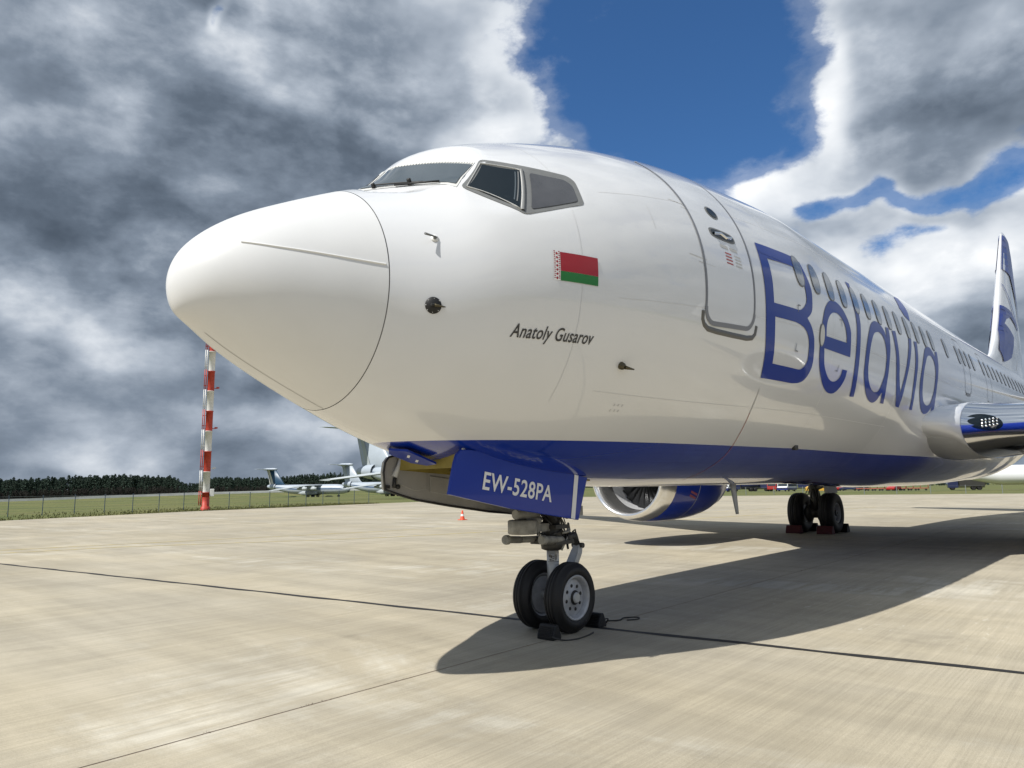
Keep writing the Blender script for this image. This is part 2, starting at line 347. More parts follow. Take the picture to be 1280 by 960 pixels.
def grass_mat():
    m = bpy.data.materials.new('grass_green'); m.use_nodes = True; t = m.node_tree; b = t.nodes['Principled BSDF']
    g = t.nodes.new('ShaderNodeNewGeometry')
    def noise(scale, d=6):
        n = t.nodes.new('ShaderNodeTexNoise'); n.inputs['Scale'].default_value = scale; n.inputs['Detail'].default_value = d; n.inputs['Roughness'].default_value = 0.65
        t.links.new(g.outputs['Position'], n.inputs['Vector']); return n.outputs['Fac']
    r = t.nodes.new('ShaderNodeValToRGB'); t.links.new(noise(0.07), r.inputs[0]); e = r.color_ramp
    e.elements[0].position = 0.34; e.elements[0].color = (0.085, 0.108, 0.024, 1); e.elements[1].position = 0.66; e.elements[1].color = (0.155, 0.145, 0.045, 1)
    k = e.elements.new(0.5); k.color = (0.115, 0.127, 0.032, 1)
    r2 = t.nodes.new('ShaderNodeMapRange'); t.links.new(noise(1.5, 8), r2.inputs[0]); r2.inputs[1].default_value = 0.3; r2.inputs[2].default_value = 0.7; r2.inputs[3].default_value = 0.65; r2.inputs[4].default_value = 1.3
    x = t.nodes.new('ShaderNodeMix'); x.data_type = 'RGBA'; x.blend_type = 'MULTIPLY'; x.inputs[0].default_value = 1
    t.links.new(r.outputs[0], x.inputs[6]); t.links.new(r2.outputs[0], x.inputs[7]); t.links.new(x.outputs[2], b.inputs['Base Color']); b.inputs['Roughness'].default_value = 0.9
    bp = t.nodes.new('ShaderNodeBump'); bp.inputs['Strength'].default_value = 0.8; bp.inputs['Distance'].default_value = 0.12
    t.links.new(noise(3.0), bp.inputs['Height']); t.links.new(bp.outputs[0], b.inputs['Normal']); MATS['grass_green'] = m
grass_mat()
mat('grass_blade', (0.10, 0.10, 0.025), 0.8)
# grassland to the horizon, with a shallow dip and the bank behind it
def wall_z(a): return lerp_table(a, [30, 53.9, 65, 76.4, 90], [1.2, 1.7, 0.3, -1.9, -2.4])
def field_z(r, a):
    zw = wall_z(a); zn = lerp_table(a, [8, 30, 50, 66, 80], [0.05, 0.0, -1.5, -1.4, -2.0]) if a > 0 else 0.0
    if a < 20: zw = zn
    return lerp_table(r, [0, 48, 60, 80, 200, 395, 440, 700, 4500], [-0.35, -0.30, 0.0, 0.08, -0.3 if a > 40 else 0.0, zn, zw, zw + 0.6, zw + 0.6])
mb = MB(); rings = []
for r in (4, 40, 48, 54, 60, 70, 80, 100, 130, 200, 300, 395, 440, 500, 700, 1200, 2500, 4500):
    ring = []
    for k in range(144):
        a = k * 2.5; aa = a if a <= 180 else a - 360
        ring.append(polar(a, r, field_z(r, aa) if -20 < aa < 100 else (-0.35 if r < 60 else 0.0)))
    rings.append(ring)
mb.loft(rings, 0, True, False, True)
tag(mb.build('grassland', 'grass_green'), kind='structure')
# the apron: one base sheet, then slabs with recessed joints round the aircraft
edge_line = [(-120, 22), (9.9, 44.0), (47.0, 57.6), (86, 71.5), (92, 60), (103, 28), (112, 8), (124, -50), (124, -140), (-120, -140)]
base = MB(); xs = sorted(set([-120, -60, -4, 1, 6, 10, 14, 18, 22, 40, 60, 92, 103, 112, 124]))
n0 = len(edge_line)
def base_grid():
    import itertools
    bm = bmesh.new(); vs = [bm.verts.new((x, y, 0)) for x, y in edge_line]; bm.faces.new(vs)
    for x in (-4, 22):
        bmesh.ops.bisect_plane(bm, geom=bm.verts[:] + bm.edges[:] + bm.faces[:], plane_co=(x, 0, 0), plane_no=(1, 0, 0))
    for v in bm.verts: v.co.z = gh(v.co.x) - 0.03
    bmesh.ops.triangulate(bm, faces=bm.faces)
    r = bmesh.ops.extrude_face_region(bm, geom=bm.faces[:])
    for e in r['geom']:
        if isinstance(e, bmesh.types.BMVert): e.co.z -= 0.5
    bmesh.ops.recalc_face_normals(bm, faces=bm.faces)
    me = bpy.data.meshes.new('apron'); bm.to_mesh(me); bm.free(); me.materials.append(MATS['concrete']); o = bpy.data.objects.new('apron', me); link(o); return o
apron = tag(base_grid(), kind='structure')
UA, VB, OC = Vector((1.0, 0.016)), Vector((-0.128, 1.0)), Vector((4.385, -0.235))
SU, SV = 15.0, 14.0
def gpt(u, v): p = OC + UA * u + VB * v; return p.x, p.y
def slab(u0, u1, v0, v1, parent):
    m = MB(); nu, nv = 6, 2; top = []; 
    for j in range(nv + 1):
        row = []
        for i in range(nu + 1):
            x, y = gpt(u0 + (u1 - u0) * i / nu, v0 + (v1 - v0) * j / nv); row.append((x, y, gh(x)))
        top.append(row)
    m.loft(top, 0, False, False, False)
    per = top[0] + [r[-1] for r in top[1:-1]] + top[-1][::-1] + [r[0] for r in top[1:-1]][::-1]
    m.loft([per, [(x, y, z - 0.026) for x, y, z in per]], 0, True, False, False)
    o = m.build('concrete_slab', 'concrete', parent); return o
GU, GV = 0.025, 0.008    # half widths of the two sealed joints
for i in range(-4, 5):
    for j in range(-3, 4):
        a0, a1, b0, b1 = i * SU, (i + 1) * SU, j * SV, (j + 1) * SV
        ga = GU if i == 0 else 0.003; gb = GU if i == -1 else 0.003; gc = GV if j == 0 else 0.003; gd = GV if j == -1 else 0.003
        cs = [gpt(u, v) for u in (a0, a1) for v in (b0, b1)]
        if any(y > 38 or x > 84 or x < -60 for x, y in cs): continue
        slab(a0 + ga, a1 - gb, b0 + gc, b1 - gd, apron)
def strip(pts, w, z, name, m, parent, wob=0.0):
    """flat strip following the ground along pts"""
    mb_ = MB(); rows = []
    for i, p in enumerate(pts):
        p = Vector(p); d = (Vector(pts[min(i + 1, len(pts) - 1)]) - Vector(pts[max(i - 1, 0)])).normalized(); nrm = Vector((-d.y, d.x))
        ww = w * (1 + wob * math.sin(i * 1.9) * math.cos(i * 0.7)); sh = wob * w * 0.4 * math.sin(i * 1.3)
        rows.append([(p.x + nrm.x * (sh + s_ * ww / 2), p.y + nrm.y * (sh + s_ * ww / 2), gh(p.x) + z) for s_ in (-1, 1)])
    mb_.loft(rows, 0, False, False, False); return mb_.build(name, m, parent)
strip([gpt(0, -40 + k * 0.35) for k in range(230)], 0.090, 0.003, 'joint_sealant', 'sealant', apron, 0.30)
strip([gpt(-60 + k * 0.5, 0) for k in range(280)], 0.019, -0.003, 'joint_sealant', 'sealant_brown', apron, 0.25)
strip([(-20, 20.0), (3.4, 17.0), (5.9, 16.4), (11.5, 12.9), (16.3, 11.4), (24, 10.2), (45, 8.4)], 0.16, 0.004, 'painted_line', 'yellow_line', apron)
strip([(-30, 22.0), (2.0, 18.6), (6.5, 17.4), (14, 15.2), (24, 13.9), (45, 12.5)], 0.14, 0.004, 'painted_line', 'yellow_line', apron)
strip([(20.6, 6.0), (21.6, 2.7), (23.7, -1.6), (26.5, -7.0)], 0.12, 0.004, 'painted_line', 'white_line', apron)
strip([(41.5, 14.5), (42.8, 10.2), (46.1, 1.3), (49, -6)], 0.3, 0.004, 'painted_line', 'white_line', apron)
strip([(56, 30), (60, 18), (65, 2), (70, -12)], 0.35, 0.004, 'painted_line', 'white_line', apron)
# ------------------------------------------------------------------ the airliner
PLANE = empty('airliner', (0, 0, -0.0204), (0, -0.00508, 0))
tag(PLANE, 'white twin engine airliner with blue belly and tall blue lettering, parked on the concrete', 'airliner')
XS = [0, .06, .2, .45, .8, 1.22, 1.6, 2.0, 2.5, 3.0, 3.7, 4.5, 5.3, 6.2, 7.5]
ZT = [2.85, 3.062, 3.231, 3.422, 3.612, 3.815, 3.985, 4.385, 4.625, 4.795, 4.985, 5.138, 5.250, 5.335, 5.429]
ZB = [2.85, 2.652, 2.563, 2.41, 2.236, 2.053, 1.907, 1.775, 1.645, 1.556, 1.487, 1.448, 1.433, 1.431, 1.43]
HW = [0, .150, .309, .488, .662, .852, 1.055, 1.262, 1.461, 1.602, 1.720, 1.795, 1.838, 1.865, 1.88]
class Prof:
    def __init__(s, vals, smooth=3):
        n = 420; us = [math.sqrt(7.5) * i / n for i in range(n + 1)]; ks = [math.sqrt(x) for x in XS]
        h = [ks[i + 1] - ks[i] for i in range(len(ks) - 1)]; d = [(vals[i + 1] - vals[i]) / h[i] for i in range(len(h))]
        m = [d[0]] + [0 if d[i - 1] * d[i] <= 0 else (3 * h[i] + 3 * h[i - 1]) / ((2 * h[i] + h[i - 1]) / d[i - 1] + (h[i] + 2 * h[i - 1]) / d[i]) for i in range(1, len(d))] + [0]
        ys = []
        for u in us:
            i = 0
            while i < len(h) - 1 and u > ks[i + 1]: i += 1
            t = (u - ks[i]) / h[i]; t2, t3 = t * t, t * t * t
            ys.append((2 * t3 - 3 * t2 + 1) * vals[i] + (t3 - 2 * t2 + t) * h[i] * m[i] + (3 * t2 - 2 * t3) * vals[i + 1] + (t3 - t2) * h[i] * m[i + 1])
        for _ in range(smooth * 8):
            ys = [ys[0]] + [(ys[i - 1] + 2 * ys[i] + ys[i + 1]) / 4 for i in range(1, n)] + [ys[-1]]
        s.n, s.y = n, ys
    def __call__(s, x):
        u = math.sqrt(max(0, min(x, 7.4999))) / math.sqrt(7.5) * s.n; i = min(int(u), s.n - 1); f = u - i
        return s.y[i] * (1 - f) + s.y[i + 1] * f
fT, fB, fW = Prof(ZT), Prof(ZB), Prof(HW)
TX = [24.5, 27.0, 29.5, 32.0, 34.5, 37.0, 39.0, 40.6]
def cosl(x, xs, ys):
    if x <= xs[0]: return ys[0]
    for i in range(len(xs) - 1):
        if x <= xs[i + 1]:
            t = (x - xs[i]) / (xs[i + 1] - xs[i]); p0 = ys[max(i - 1, 0)]; p1, p2 = ys[i], ys[i + 1]; p3 = ys[min(i + 2, len(ys) - 1)]
            return 0.5 * (2 * p1 + (p2 - p0) * t + (2 * p0 - 5 * p1 + 4 * p2 - p3) * t * t + (3 * p1 - p0 - 3 * p2 + p3) * t ** 3)
    return ys[-1]
def prof(x):
    if x > 24.5:
        return (cosl(x, TX, [5.429, 5.429, 5.425, 5.40, 5.34, 5.22, 5.05, 4.75]), cosl(x, TX, [1.43, 1.62, 2.08, 2.68, 3.30, 3.88, 4.28, 4.55]), cosl(x, TX, [1.88, 1.86, 1.74, 1.50, 1.14, 0.74, 0.38, 0.08]))
    return fT(x), fB(x), fW(x)
CLIP = []      # flat facets of the flight deck windows: (point, normal, x range)
def sect(x, th):
    v = sect0(x, th)
    if CLIP and 1.3 < x < 3.1:
        for i, (c, n) in enumerate(CLIP):
            wt = 1.0
            if i == 0: u = max(0.0, min(1.0, (v.z - 3.74) / 0.10)); wt = u * u * (3 - 2 * u)
            for sg in (1, -1):
                q = Vector((v.x, v.y * sg, v.z)); d = (q - c).dot(n)
                if d > 0 and wt > 0: q -= n * (d * wt); v = Vector((q.x, q.y * sg, q.z))
    return v
def sect0(x, th):
    t, b, w = prof(x); zm = b + (t - b) * (0.5 + 0.031 * max(0, min(x / 6, 1))); c = math.cos(th)
    return Vector((x, -w * math.sin(th), zm + (t - zm if c > 0 else zm - b) * c))
def snorm(x, th):
    e = 1e-3; a = sect(x + e, th) - sect(max(x - e, 0), th); b = sect(x, th + e) - sect(x, th - e); n = a.cross(b).normalized()
    ctr = prof(x); c = Vector((x, 0, (ctr[0] + ctr[1]) / 2))
    return n if n.dot(sect(x, th) - c) > 0 else -n
def th_of(x, z):
    t, b, w = prof(x); zm = b + (t - b) * (0.5 + 0.031 * max(0, min(x / 6, 1))); h = t - zm if z > zm else zm - b
    return math.acos(max(-1, min(1, (z - zm) / h)))
def SK(x, z, off=0.0):                      # a point on the port skin
    th = th_of(x, z); return sect(x, th) + snorm(x, th) * off
def SKT(x, th, off=0.0): return sect(x, th) + snorm(x, th) * off
def facet(pts):
    P_ = [sect0(x, th_of(x, z)) if z > 1 else sect0(x, z) for x, z in pts]; c = sum(P_, Vector()) / 4
    n = (P_[2] - P_[0]).cross(P_[3] - P_[1]).normalized()
    if n.dot(c - Vector((c.x + 1, 0, 3.4))) < 0: n = -n
    CLIP.append((c, n))
facet([(1.46, 0.03), (1.82, 0.04), (2.055, 4.10), (1.82, 3.815)])
facet([(1.86, 3.81), (2.10, 4.11), (2.37, 4.08), (2.17, 3.61)])
facet([(2.39, 4.075), (2.74, 4.05), (2.74, 3.78), (2.22, 3.60)])
NT = 160
def hull(x_list, skip=None):
    m = MB(); rows = [[sect(x, 2 * math.pi * k / NT) for k in range(NT)] for x in x_list]
    vs = [v for r in rows for v in r]; fs = []
    for i in range(len(rows) - 1):
        for k in range(NT):
            c = (rows[i][k] + rows[i + 1][(k + 1) % NT]) / 2
            if skip and skip(c): continue
            a, b = i * NT + k, i * NT + (k + 1) % NT; fs.append((a, a + NT, b + NT, b))
    m.add(vs, fs, 0, True); return m
SEAM = 1.188
nose_x = [0.0] + [SEAM * (i / 44) ** 2 for i in range(1, 45)]
rad = hull(nose_x).build('radome', 'radome_white', PLANE)
fx = [SEAM + 0.007 + (3.0 - SEAM) * i / 72 for i in range(72)] + [3.0 + 0.1 * i for i in range(50)] + [8.0 + 0.5 * i for i in range(33)] + [24.5 + 0.4 * i for i in range(41)]
WELL = (2.36, 4.1, 0.40)
fus = hull(fx, lambda c: WELL[0] < c.x < WELL[1] and abs(c.y) < WELL[2] and c.z < 2.0).build('fuselage', 'fuselage_paint', PLANE)
def ring_band(x0, x1, off, name, m, parent):
    b = MB(); b.loft([[SKT(x0, 2 * math.pi * k / NT, off) for k in range(NT)], [SKT(x1, 2 * math.pi * k / NT, off) for k in range(NT)]], 0, True, False, True)
    return b.build(name, m, parent)
ring_band(SEAM, SEAM + 0.0055, -0.004, 'radome_seam', 'seam_dark', PLANE)
def ribbon(mbld, pts, width, off, mi=0, closed=False, th=0.0):
    """pts are (x, theta) on the skin"""
    P3 = [SKT(x, t, off) for x, t in pts]; NN = [snorm(x, t) for x, t in pts]; n = len(P3); rows = []
    for i in range(n):
        a = P3[(i - 1) % n] if (closed or i) else P3[i]; b = P3[(i + 1) % n] if (closed or i < n - 1) else P3[i]
        d = (b - a).normalized(); s_ = d.cross(NN[i]).normalized() * width / 2
        rows.append([P3[i] - s_, P3[i] + s_] if not th else [P3[i] - s_ - NN[i] * off, P3[i] - s_ * 0.5 + NN[i] * th, P3[i] + s_ * 0.5 + NN[i] * th, P3[i] + s_ - NN[i] * off])
    if closed: rows.append(rows[0])
    mbld.loft(rows, mi, False, False, bool(th)); return mbld
def xz(pts): return [(x, th_of(x, z)) for x, z in pts]
def dense(pts, step=0.05, closed=False):
    out = []; q = pts + ([pts[0]] if closed else [])
    for a, b in zip(q[:-1], q[1:]):
        k = max(1, int(math.hypot(b[0] - a[0], b[1] - a[1]) / step)); out += [(a[0] + (b[0] - a[0]) * i / k, a[1] + (b[1] - a[1]) * i / k) for i in range(k)]
    return out if closed else out + [pts[-1]]
def patch(rings, off, th_space=False):
    """polygon with holes on the port skin, (x, z) or (x, theta)"""
    m = MB(); rr = [[Vector((a, b, 0)) for a, b in r] for r in rings]; tri = tessellate_polygon(rr); flat = [v for r in rings for v in r]
    bm = bmesh.new(); bv = [bm.verts.new((a, b, 0)) for a, b in flat]
    for t in tri:
        try: bm.faces.new([bv[k] for k in t])
        except ValueError: pass
    for _ in range(3):
        es = [e for e in bm.edges if e.calc_length() > 0.11 and not e.is_boundary]
        if not es: break
        bmesh.ops.subdivide_edges(bm, edges=es, cuts=1); bmesh.ops.triangulate(bm, faces=bm.faces[:])
    bm.verts.index_update()
    m.add([SKT(v.co.x, v.co.y, off) if th_space else SK(v.co.x, v.co.y, off) for v in bm.verts], [tuple(v.index for v in f.verts) for f in bm.faces], 0, True); bm.free(); return m
def grid_patch(c, off, nu=10, nv=10):
    """bilinear patch on four (x, theta) corners"""
    m = MB(); rows = []
    for j in range(nv + 1):
        v = j / nv; row = []
        for i in range(nu + 1):
            u = i / nu; q = [(1 - u) * (1 - v) * c[0][k] + u * (1 - v) * c[1][k] + u * v * c[2][k] + (1 - u) * v * c[3][k] for k in (0, 1)]; row.append(SKT(q[0], q[1], off))
        rows.append(row)
    return m.loft(rows, 0, False, False, True)
# lightning strips on the radome and hairline skin joints
for f in (1, -1):
    b = MB(); ribbon(b, [(x, f * th_of(x, lerp_table(x, [0.32, 0.5, 0.75, 1.0, 1.17], [3.115, 3.094, 3.076, 3.056, 3.044]))) for x in [0.32 + 0.034 * i for i in range(26)]], 0.016, 0.0, 0, False, 0.008); b.build('lightning_strip', 'white_bead', rad)
b = MB(); ribbon(b, [(x, R_(176)) for x in [0.25 + 0.036 * i for i in range(27)]], 0.008, 0.002); b.build('lightning_strip', 'seam_light', rad)
def seam(pts, w=0.006, m='seam_light', off=0.0025):
    b = MB(); ribbon(b, pts, w, off); return b.build('panel_seam', m, fus)
seam([(3.55, R_(66 + i)) for i in range(0, 10)], 0.004)
seam([(5.9, R_(36 + i * 2)) for i in range(0, 15)], 0.004)
seam([(5.35 + i * 0.3, R_(37.5)) for i in range(0, 24)], 0.007, 'seam_light')
seam([(8.9, R_(20 + i * 3)) for i in range(0, 30)], 0.005)
seam([(12.9, R_(20 + i * 3)) for i in range(0, 30)], 0.005)
for th_ in (62, 98, 126): seam([(3.0 + i * 0.25, R_(th_)) for i in range(0, 60)], 0.004, 'seam_faint')
for x_ in (2.62, 7.45, 10.45, 11.6): seam([(x_, R_(24 + i * 2)) for i in range(0, 55)], 0.004, 'seam_faint')
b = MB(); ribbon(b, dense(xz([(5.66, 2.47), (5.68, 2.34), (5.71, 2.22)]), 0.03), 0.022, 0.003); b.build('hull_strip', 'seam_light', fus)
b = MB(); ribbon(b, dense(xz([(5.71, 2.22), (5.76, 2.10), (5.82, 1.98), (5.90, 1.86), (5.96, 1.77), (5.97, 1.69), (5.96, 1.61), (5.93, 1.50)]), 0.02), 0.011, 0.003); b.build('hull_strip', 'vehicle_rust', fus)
# ---- flight deck windows (port, then mirrored to starboard)
def rounded(poly, r, n=4):
    out = []
    k = len(poly)
    for i in range(k):
        p0, p1, p2 = (Vector(poly[j % k]) for j in (i - 1, i, i + 1)); a = (p0 - p1); c = (p2 - p1); rr = min(r, a.length * 0.45, c.length * 0.45)
        A, B_ = p1 + a.normalized() * rr, p1 + c.normalized() * rr
        for q in range(n + 1):
            t = q / n; out.append(tuple(A * (1 - t) ** 2 + p1 * 2 * t * (1 - t) + B_ * t * t))
    return out
def mirror_mesh(o):
    me = o.data.copy(); 
    for v in me.vertices: v.co.y = -v.co.y
    me.flip_normals(); c = bpy.data.objects.new(o.name.split('.')[0], me); return link(c, o.parent)
def T2(pts): return [(x, th_of(x, z)) for x, z in pts]
p1 = [(1.50, 0.045), (1.80, 0.052), (2.035, th_of(2.035, 4.085)), (1.825, th_of(1.825, 3.835))]
fr1 = [(1.44, 0.010), (1.825, 0.012), (2.075, th_of(2.06, 4.115)), (1.815, th_of(1.815, 3.80))]
cockpit = []
o = grid_patch(fr1, 0.004).build('windshield_frame', 'light_grey', PLANE); cockpit.append(o)
o = grid_patch(p1, 0.009).build('windshield_pane', 'glass_front', PLANE); cockpit.append(o)
f23 = dense(rounded([(1.832, 3.798), (2.113, 4.142), (2.401, 4.110), (2.76, 4.075), (2.80, 4.02), (2.765, 3.775), (2.70, 3.755), (2.188, 3.575)], 0.04), 0.05, True)
o = patch([f23], 0.004).build('side_window_frame', 'frame_grey', PLANE); cockpit.append(o)
o = patch([dense(rounded([(1.885, 3.815), (2.088, 4.072), (2.345, 4.048), (2.160, 3.632)], 0.015), 0.04, True)], 0.009).build('side_window_pane', 'glass_dark', PLANE); cockpit.append(o)
o = patch([dense(rounded([(2.412, 4.035), (2.70, 4.018), (2.745, 3.965), (2.715, 3.80), (2.66, 3.776), (2.255, 3.636)], 0.03), 0.04, True)], 0.009).build('side_window_pane', 'glass_shade', PLANE); cockpit.append(o)
b = MB(); ribbon(b, dense(xz([(1.87, 3.805), (2.083, 4.083), (2.355, 4.058), (2.168, 3.615), (1.87, 3.805)]), 0.04), 0.008, 0.010, 0, False, 0.003); o = b.build('window_seal', 'light_grey', PLANE); cockpit.append(o)
b = MB(); ribbon(b, dense(xz([(2.365, 4.06), (2.18, 3.61)]), 0.04), 0.035, 0.006, 0, False, 0.012); o = b.build('window_post', 'frame_grey', PLANE); cockpit.append(o)
for (xa, za, xb, zb_) in ((2.325, 4.035, 2.165, 3.70), (2.30, 4.03, 2.15, 3.715)):
    b = MB(); ribbon(b, dense(xz([(xa, za), (xb, zb_)]), 0.03), 0.010, 0.0105); b.build('cockpit_trim', 'glass_front' if xa < 2.31 else 'frame_grey', PLANE)
for i in range(30):     # row of screws over the windshield
    t = i / 29; x, th = 1.812 + 0.235 * t, 0.05 + (th_of(2.06, 4.118) - 0.05) * t
    if i == 0: rivets = MB()
    p, n = SKT(x, th, 0.006), snorm(x, th); rivets.lathe([(0, 0.011), (0.006, 0.009), (0.008, 0.0)], p, n, 6)
o = rivets.build('window_screws', 'white_bead', PLANE); o['kind'] = 'stuff'
b = MB()
A_, B_ = SKT(1.56, 0.17, 0.03), SKT(1.80, 0.62, 0.035)
wp = [SKT(1.545 + 0.16 * t, 0.16 + 0.42 * t, 0.024) for t in [i / 8 for i in range(9)]]
b.tube(wp, 0.006, 6); b.tube([SKT(1.60, 0.36, 0.02), SKT(1.69, 0.55, 0.02), SKT(1.765, 0.70, 0.02)], 0.008, 6)
b.lathe([(0, 0.02), (0.04, 0.016), (0.045, 0)], SKT(1.545, 0.17, 0.0), snorm(1.545, 0.17), 10); b.lathe([(0, 0.02), (0.05, 0.018), (0.055, 0)], SKT(1.665, 0.46, 0.0), snorm(1.665, 0.46), 10)
o = b.build('windshield_wiper', 'black', PLANE); cockpit.append(o)
for o in cockpit: mirror_mesh(o)
# ---- probes
def probe(x, z, name, pad, arm, m1='white_bead', m2='gear_dark'):
    p, n = SK(x, z, 0.002), snorm(x, th_of(x, z)); b = MB()
    b.lathe([(0, pad), (0.006, pad * 0.96), (0.007, 0)], p, n, 24, 0); o = b.build(name, m1, PLANE)
    a = MB(); a.tube([p + n * arm[0] * t for t in (0, 1)], [0.016, 0.01], 8); a.tube([p + n * arm[0] + Vector((dx, 0, 0)) for dx in (arm[1], arm[2])], [0.010, 0.005], 8); a.build('probe_arm', m2, o); return o
probe(1.52, 3.290, 'pitot_probe', 0.03, (0.022, -0.10, 0.02), 'white_bead', 'frame_grey')
ao = probe(1.485, 2.771, 'angle_of_attack_vane', 0.062, (0.03, -0.03, 0.02), 'black', 'black')
b = MB(); p, n = SK(1.485, 2.771, 0.03), snorm(1.485, th_of(1.485, 2.771)); b.tube([p, p + n * 0.03 + Vector((0.10, 0, 0.0))], [0.012, 0.004], 6); b.build('vane', 'bronze', ao)
for k in range(8):
    q = SK(1.485 + 0.05 * math.cos(k * 0.785), 2.771 + 0.05 * math.sin(k * 0.785), 0.008); b = MB(); b.lathe([(0, 0.005), (0.003, 0)], q, n, 6); b.build('screw', 'light_grey', ao)
b = MB(); p, n = SK(3.19, 2.461, 0.0), snorm(3.19, th_of(3.19, 2.461)); b.lathe([(0, 0.035), (0.03, 0.03), (0.05, 0.012)], p, n, 12); b.tube([p + n * 0.05, p + n * 0.065 + Vector((0.12, 0, 0))], [0.018, 0.006], 8); b.build('temperature_probe', 'bronze', PLANE)
b = MB()
for k in range(6):
    for j in range(2): b.lathe([(0, 0.006), (0.002, 0)], SK(3.32 + 0.05 * (k % 3) + 0.01 * j, 2.10 + 0.045 * j + 0.01 * (k // 3), 0.003), snorm(3.35, th_of(3.35, 2.1)), 6)
o = b.build('static_ports', 'seam_light', PLANE); o['kind'] = 'stuff'
# ---- entry door
arc_tab = [(t, 0.0) for t in [R_(a) for a in range(0, 181, 1)]]
def arc_len(x):
    acc = [0.0]; prev = sect(x, 0)
    for k in range(1, 721): c = sect(x, math.pi * k / 720); acc.append(acc[-1] + (c - prev).length); prev = c
    return acc
AL = arc_len(4.7)
def th_at(s):
    lo, hi = 0, 720
    while hi - lo > 1:
        m_ = (lo + hi) // 2
        if AL[m_] < s: lo = m_
        else: hi = m_
    return math.pi * (lo + (s - AL[lo]) / (AL[hi] - AL[lo])) / 720
def s_of(th): k = th / math.pi * 720; i = min(int(k), 719); return AL[i] + (AL[i + 1] - AL[i]) * (k - i)
s_bot, s_top = s_of(th_of(4.7, 2.985)), s_of(th_of(4.7, 4.86))
def door_path(x0, x1, s0, s1, r, n=8):
    cs = [(x0 + r, s1 - r, 180, 90), (x1 - r, s1 - r, 90, 0), (x1 - r, s0 + r, 0, -90), (x0 + r, s0 + r, -90, -180)]; out = []
    for cx, cs_, a0, a1 in cs:
        for q in range(n + 1): a = R_(a0 + (a1 - a0) * q / n); out.append((cx + r * math.cos(a), cs_ + r * math.sin(a)))
    return [(x, th_at(s)) for x, s in dense(out, 0.06, True)]
door = patch([door_path(4.235, 5.135, s_top, s_bot, 0.15)], 0.003, True).build('entry_door', 'white_paint', PLANE)
b = MB(); ribbon(b, door_path(4.215, 5.155, s_top - 0.02, s_bot, 0.16), 0.032, 0.0055, 0, True); b.build('door_outline', 'outline_grey', door)
b = MB(); ribbon(b, [(x, t) for x, t in door_path(4.215, 5.155, s_top - 0.02, s_bot, 0.16) if t > th_of(4.7, 3.16)], 0.046, 0.0065); b.build('door_outline', 'outline_grey', door)
sc_path = [(4.17, 3.06), (4.175, 2.98), (4.21, 2.935), (4.28, 2.905), (4.45, 2.90), (4.75, 2.905), (5.05, 2.915), (5.17, 2.935), (5.215, 2.975), (5.225, 3.06)]
b = MB(); ribbon(b, dense(xz(sc_path), 0.05), 0.055, 0.004, 0, False, 0.006); b.build('scuff_plate', 'scuff_grey', PLANE)
def disc(x, z, rx, rz, off, n=28, e=2.0):
    return [(x + rx * math.copysign(abs(math.cos(a)) ** (2 / e), math.cos(a)), z + rz * math.copysign(abs(math.sin(a)) ** (2 / e), math.sin(a))) for a in [2 * math.pi * k / n for k in range(n)]]
ph = patch([disc(4.70, 4.185, 0.10, 0.075, 0)], 0.006).build('door_porthole', 'frame_grey', door); patch([disc(4.70, 4.185, 0.075, 0.055, 0)], 0.010).build('porthole_glass', 'glass_dark', door)
h = patch([disc(4.69, 3.915, 0.235, 0.060, 0, 32, 3.2)], 0.006).build('door_handle', 'frame_grey', door)
patch([disc(4.69, 3.915, 0.205, 0.042, 0, 32, 3.0)], 0.009).build('handle_recess', 'glass_dark', door)
b = MB(); ribbon(b, dense(xz([(4.52, 3.90), (4.66, 3.93), (4.74, 3.90), (4.86, 3.925)]), 0.03), 0.035, 0.010, 0, False, 0.014); b.build('handle_lever', 'chrome', door)
for (z0, zz) in ((4.155, 4.205), (3.57, 3.60)):
    b = MB(); ribbon(b, dense(xz([(3.98, z0), (4.26, z0 - 0.01)]), 0.05), 0.008, 0.003); b.build('door_hinge', 'seam_light', door)
    b = MB(); ribbon(b, dense(xz([(4.12, z0 - 0.05), (4.40, z0 - 0.05)]), 0.05), 0.005, 0.003); b.build('door_hinge', 'seam_light', door)
for (x0, x1, z, m) in ((4.58, 4.72, 3.785, 'seam_light'), (4.76, 4.90, 3.785, 'seam_light')):
    b = MB(); ribbon(b, xz([(x0, z), ((x0 + x1) / 2, z), (x1, z)]), 0.035, 0.005); b.build('placard', m, door)
for (x0, m) in ((4.64, 'print_red'), (4.82, 'seam_light')):
    b = MB()
    for k in range(4): ribbon(b, xz([(x0, 3.72 - 0.035 * k), (x0 + 0.05, 3.72 - 0.035 * k), (x0 + 0.12, 3.72 - 0.035 * k)]), 0.016, 0.005)
    b.build('placard', m, door)
# ---- cabin windows
WX = [6.44, 6.93, 7.42, 7.92, 8.44, 8.96, 9.49, 10.03, 10.57, 11.13, 11.70, 12.24, 12.80, 13.95, 15.07, 15.56, 16.05, 16.57, 17.70, 18.26, 18.85, 19.45, 20.08, 20.7, 21.32, 21.94, 22.56, 23.2, 23.8, 24.4, 25.0]
for i, x in enumerate(WX):
    z = 3.905 + max(0, (x - 8)) * 0.0105; hz = 0.196
    f = patch([disc(x + 0.01, z, 0.128, hz, 0, 30, 2.6)], 0.0075).build('cabin_window', 'outline_grey', PLANE)
    patch([disc(x + 0.002, z, 0.112, hz - 0.014, 0, 30, 2.6)], 0.010).build('pane', 'window_grey', f)
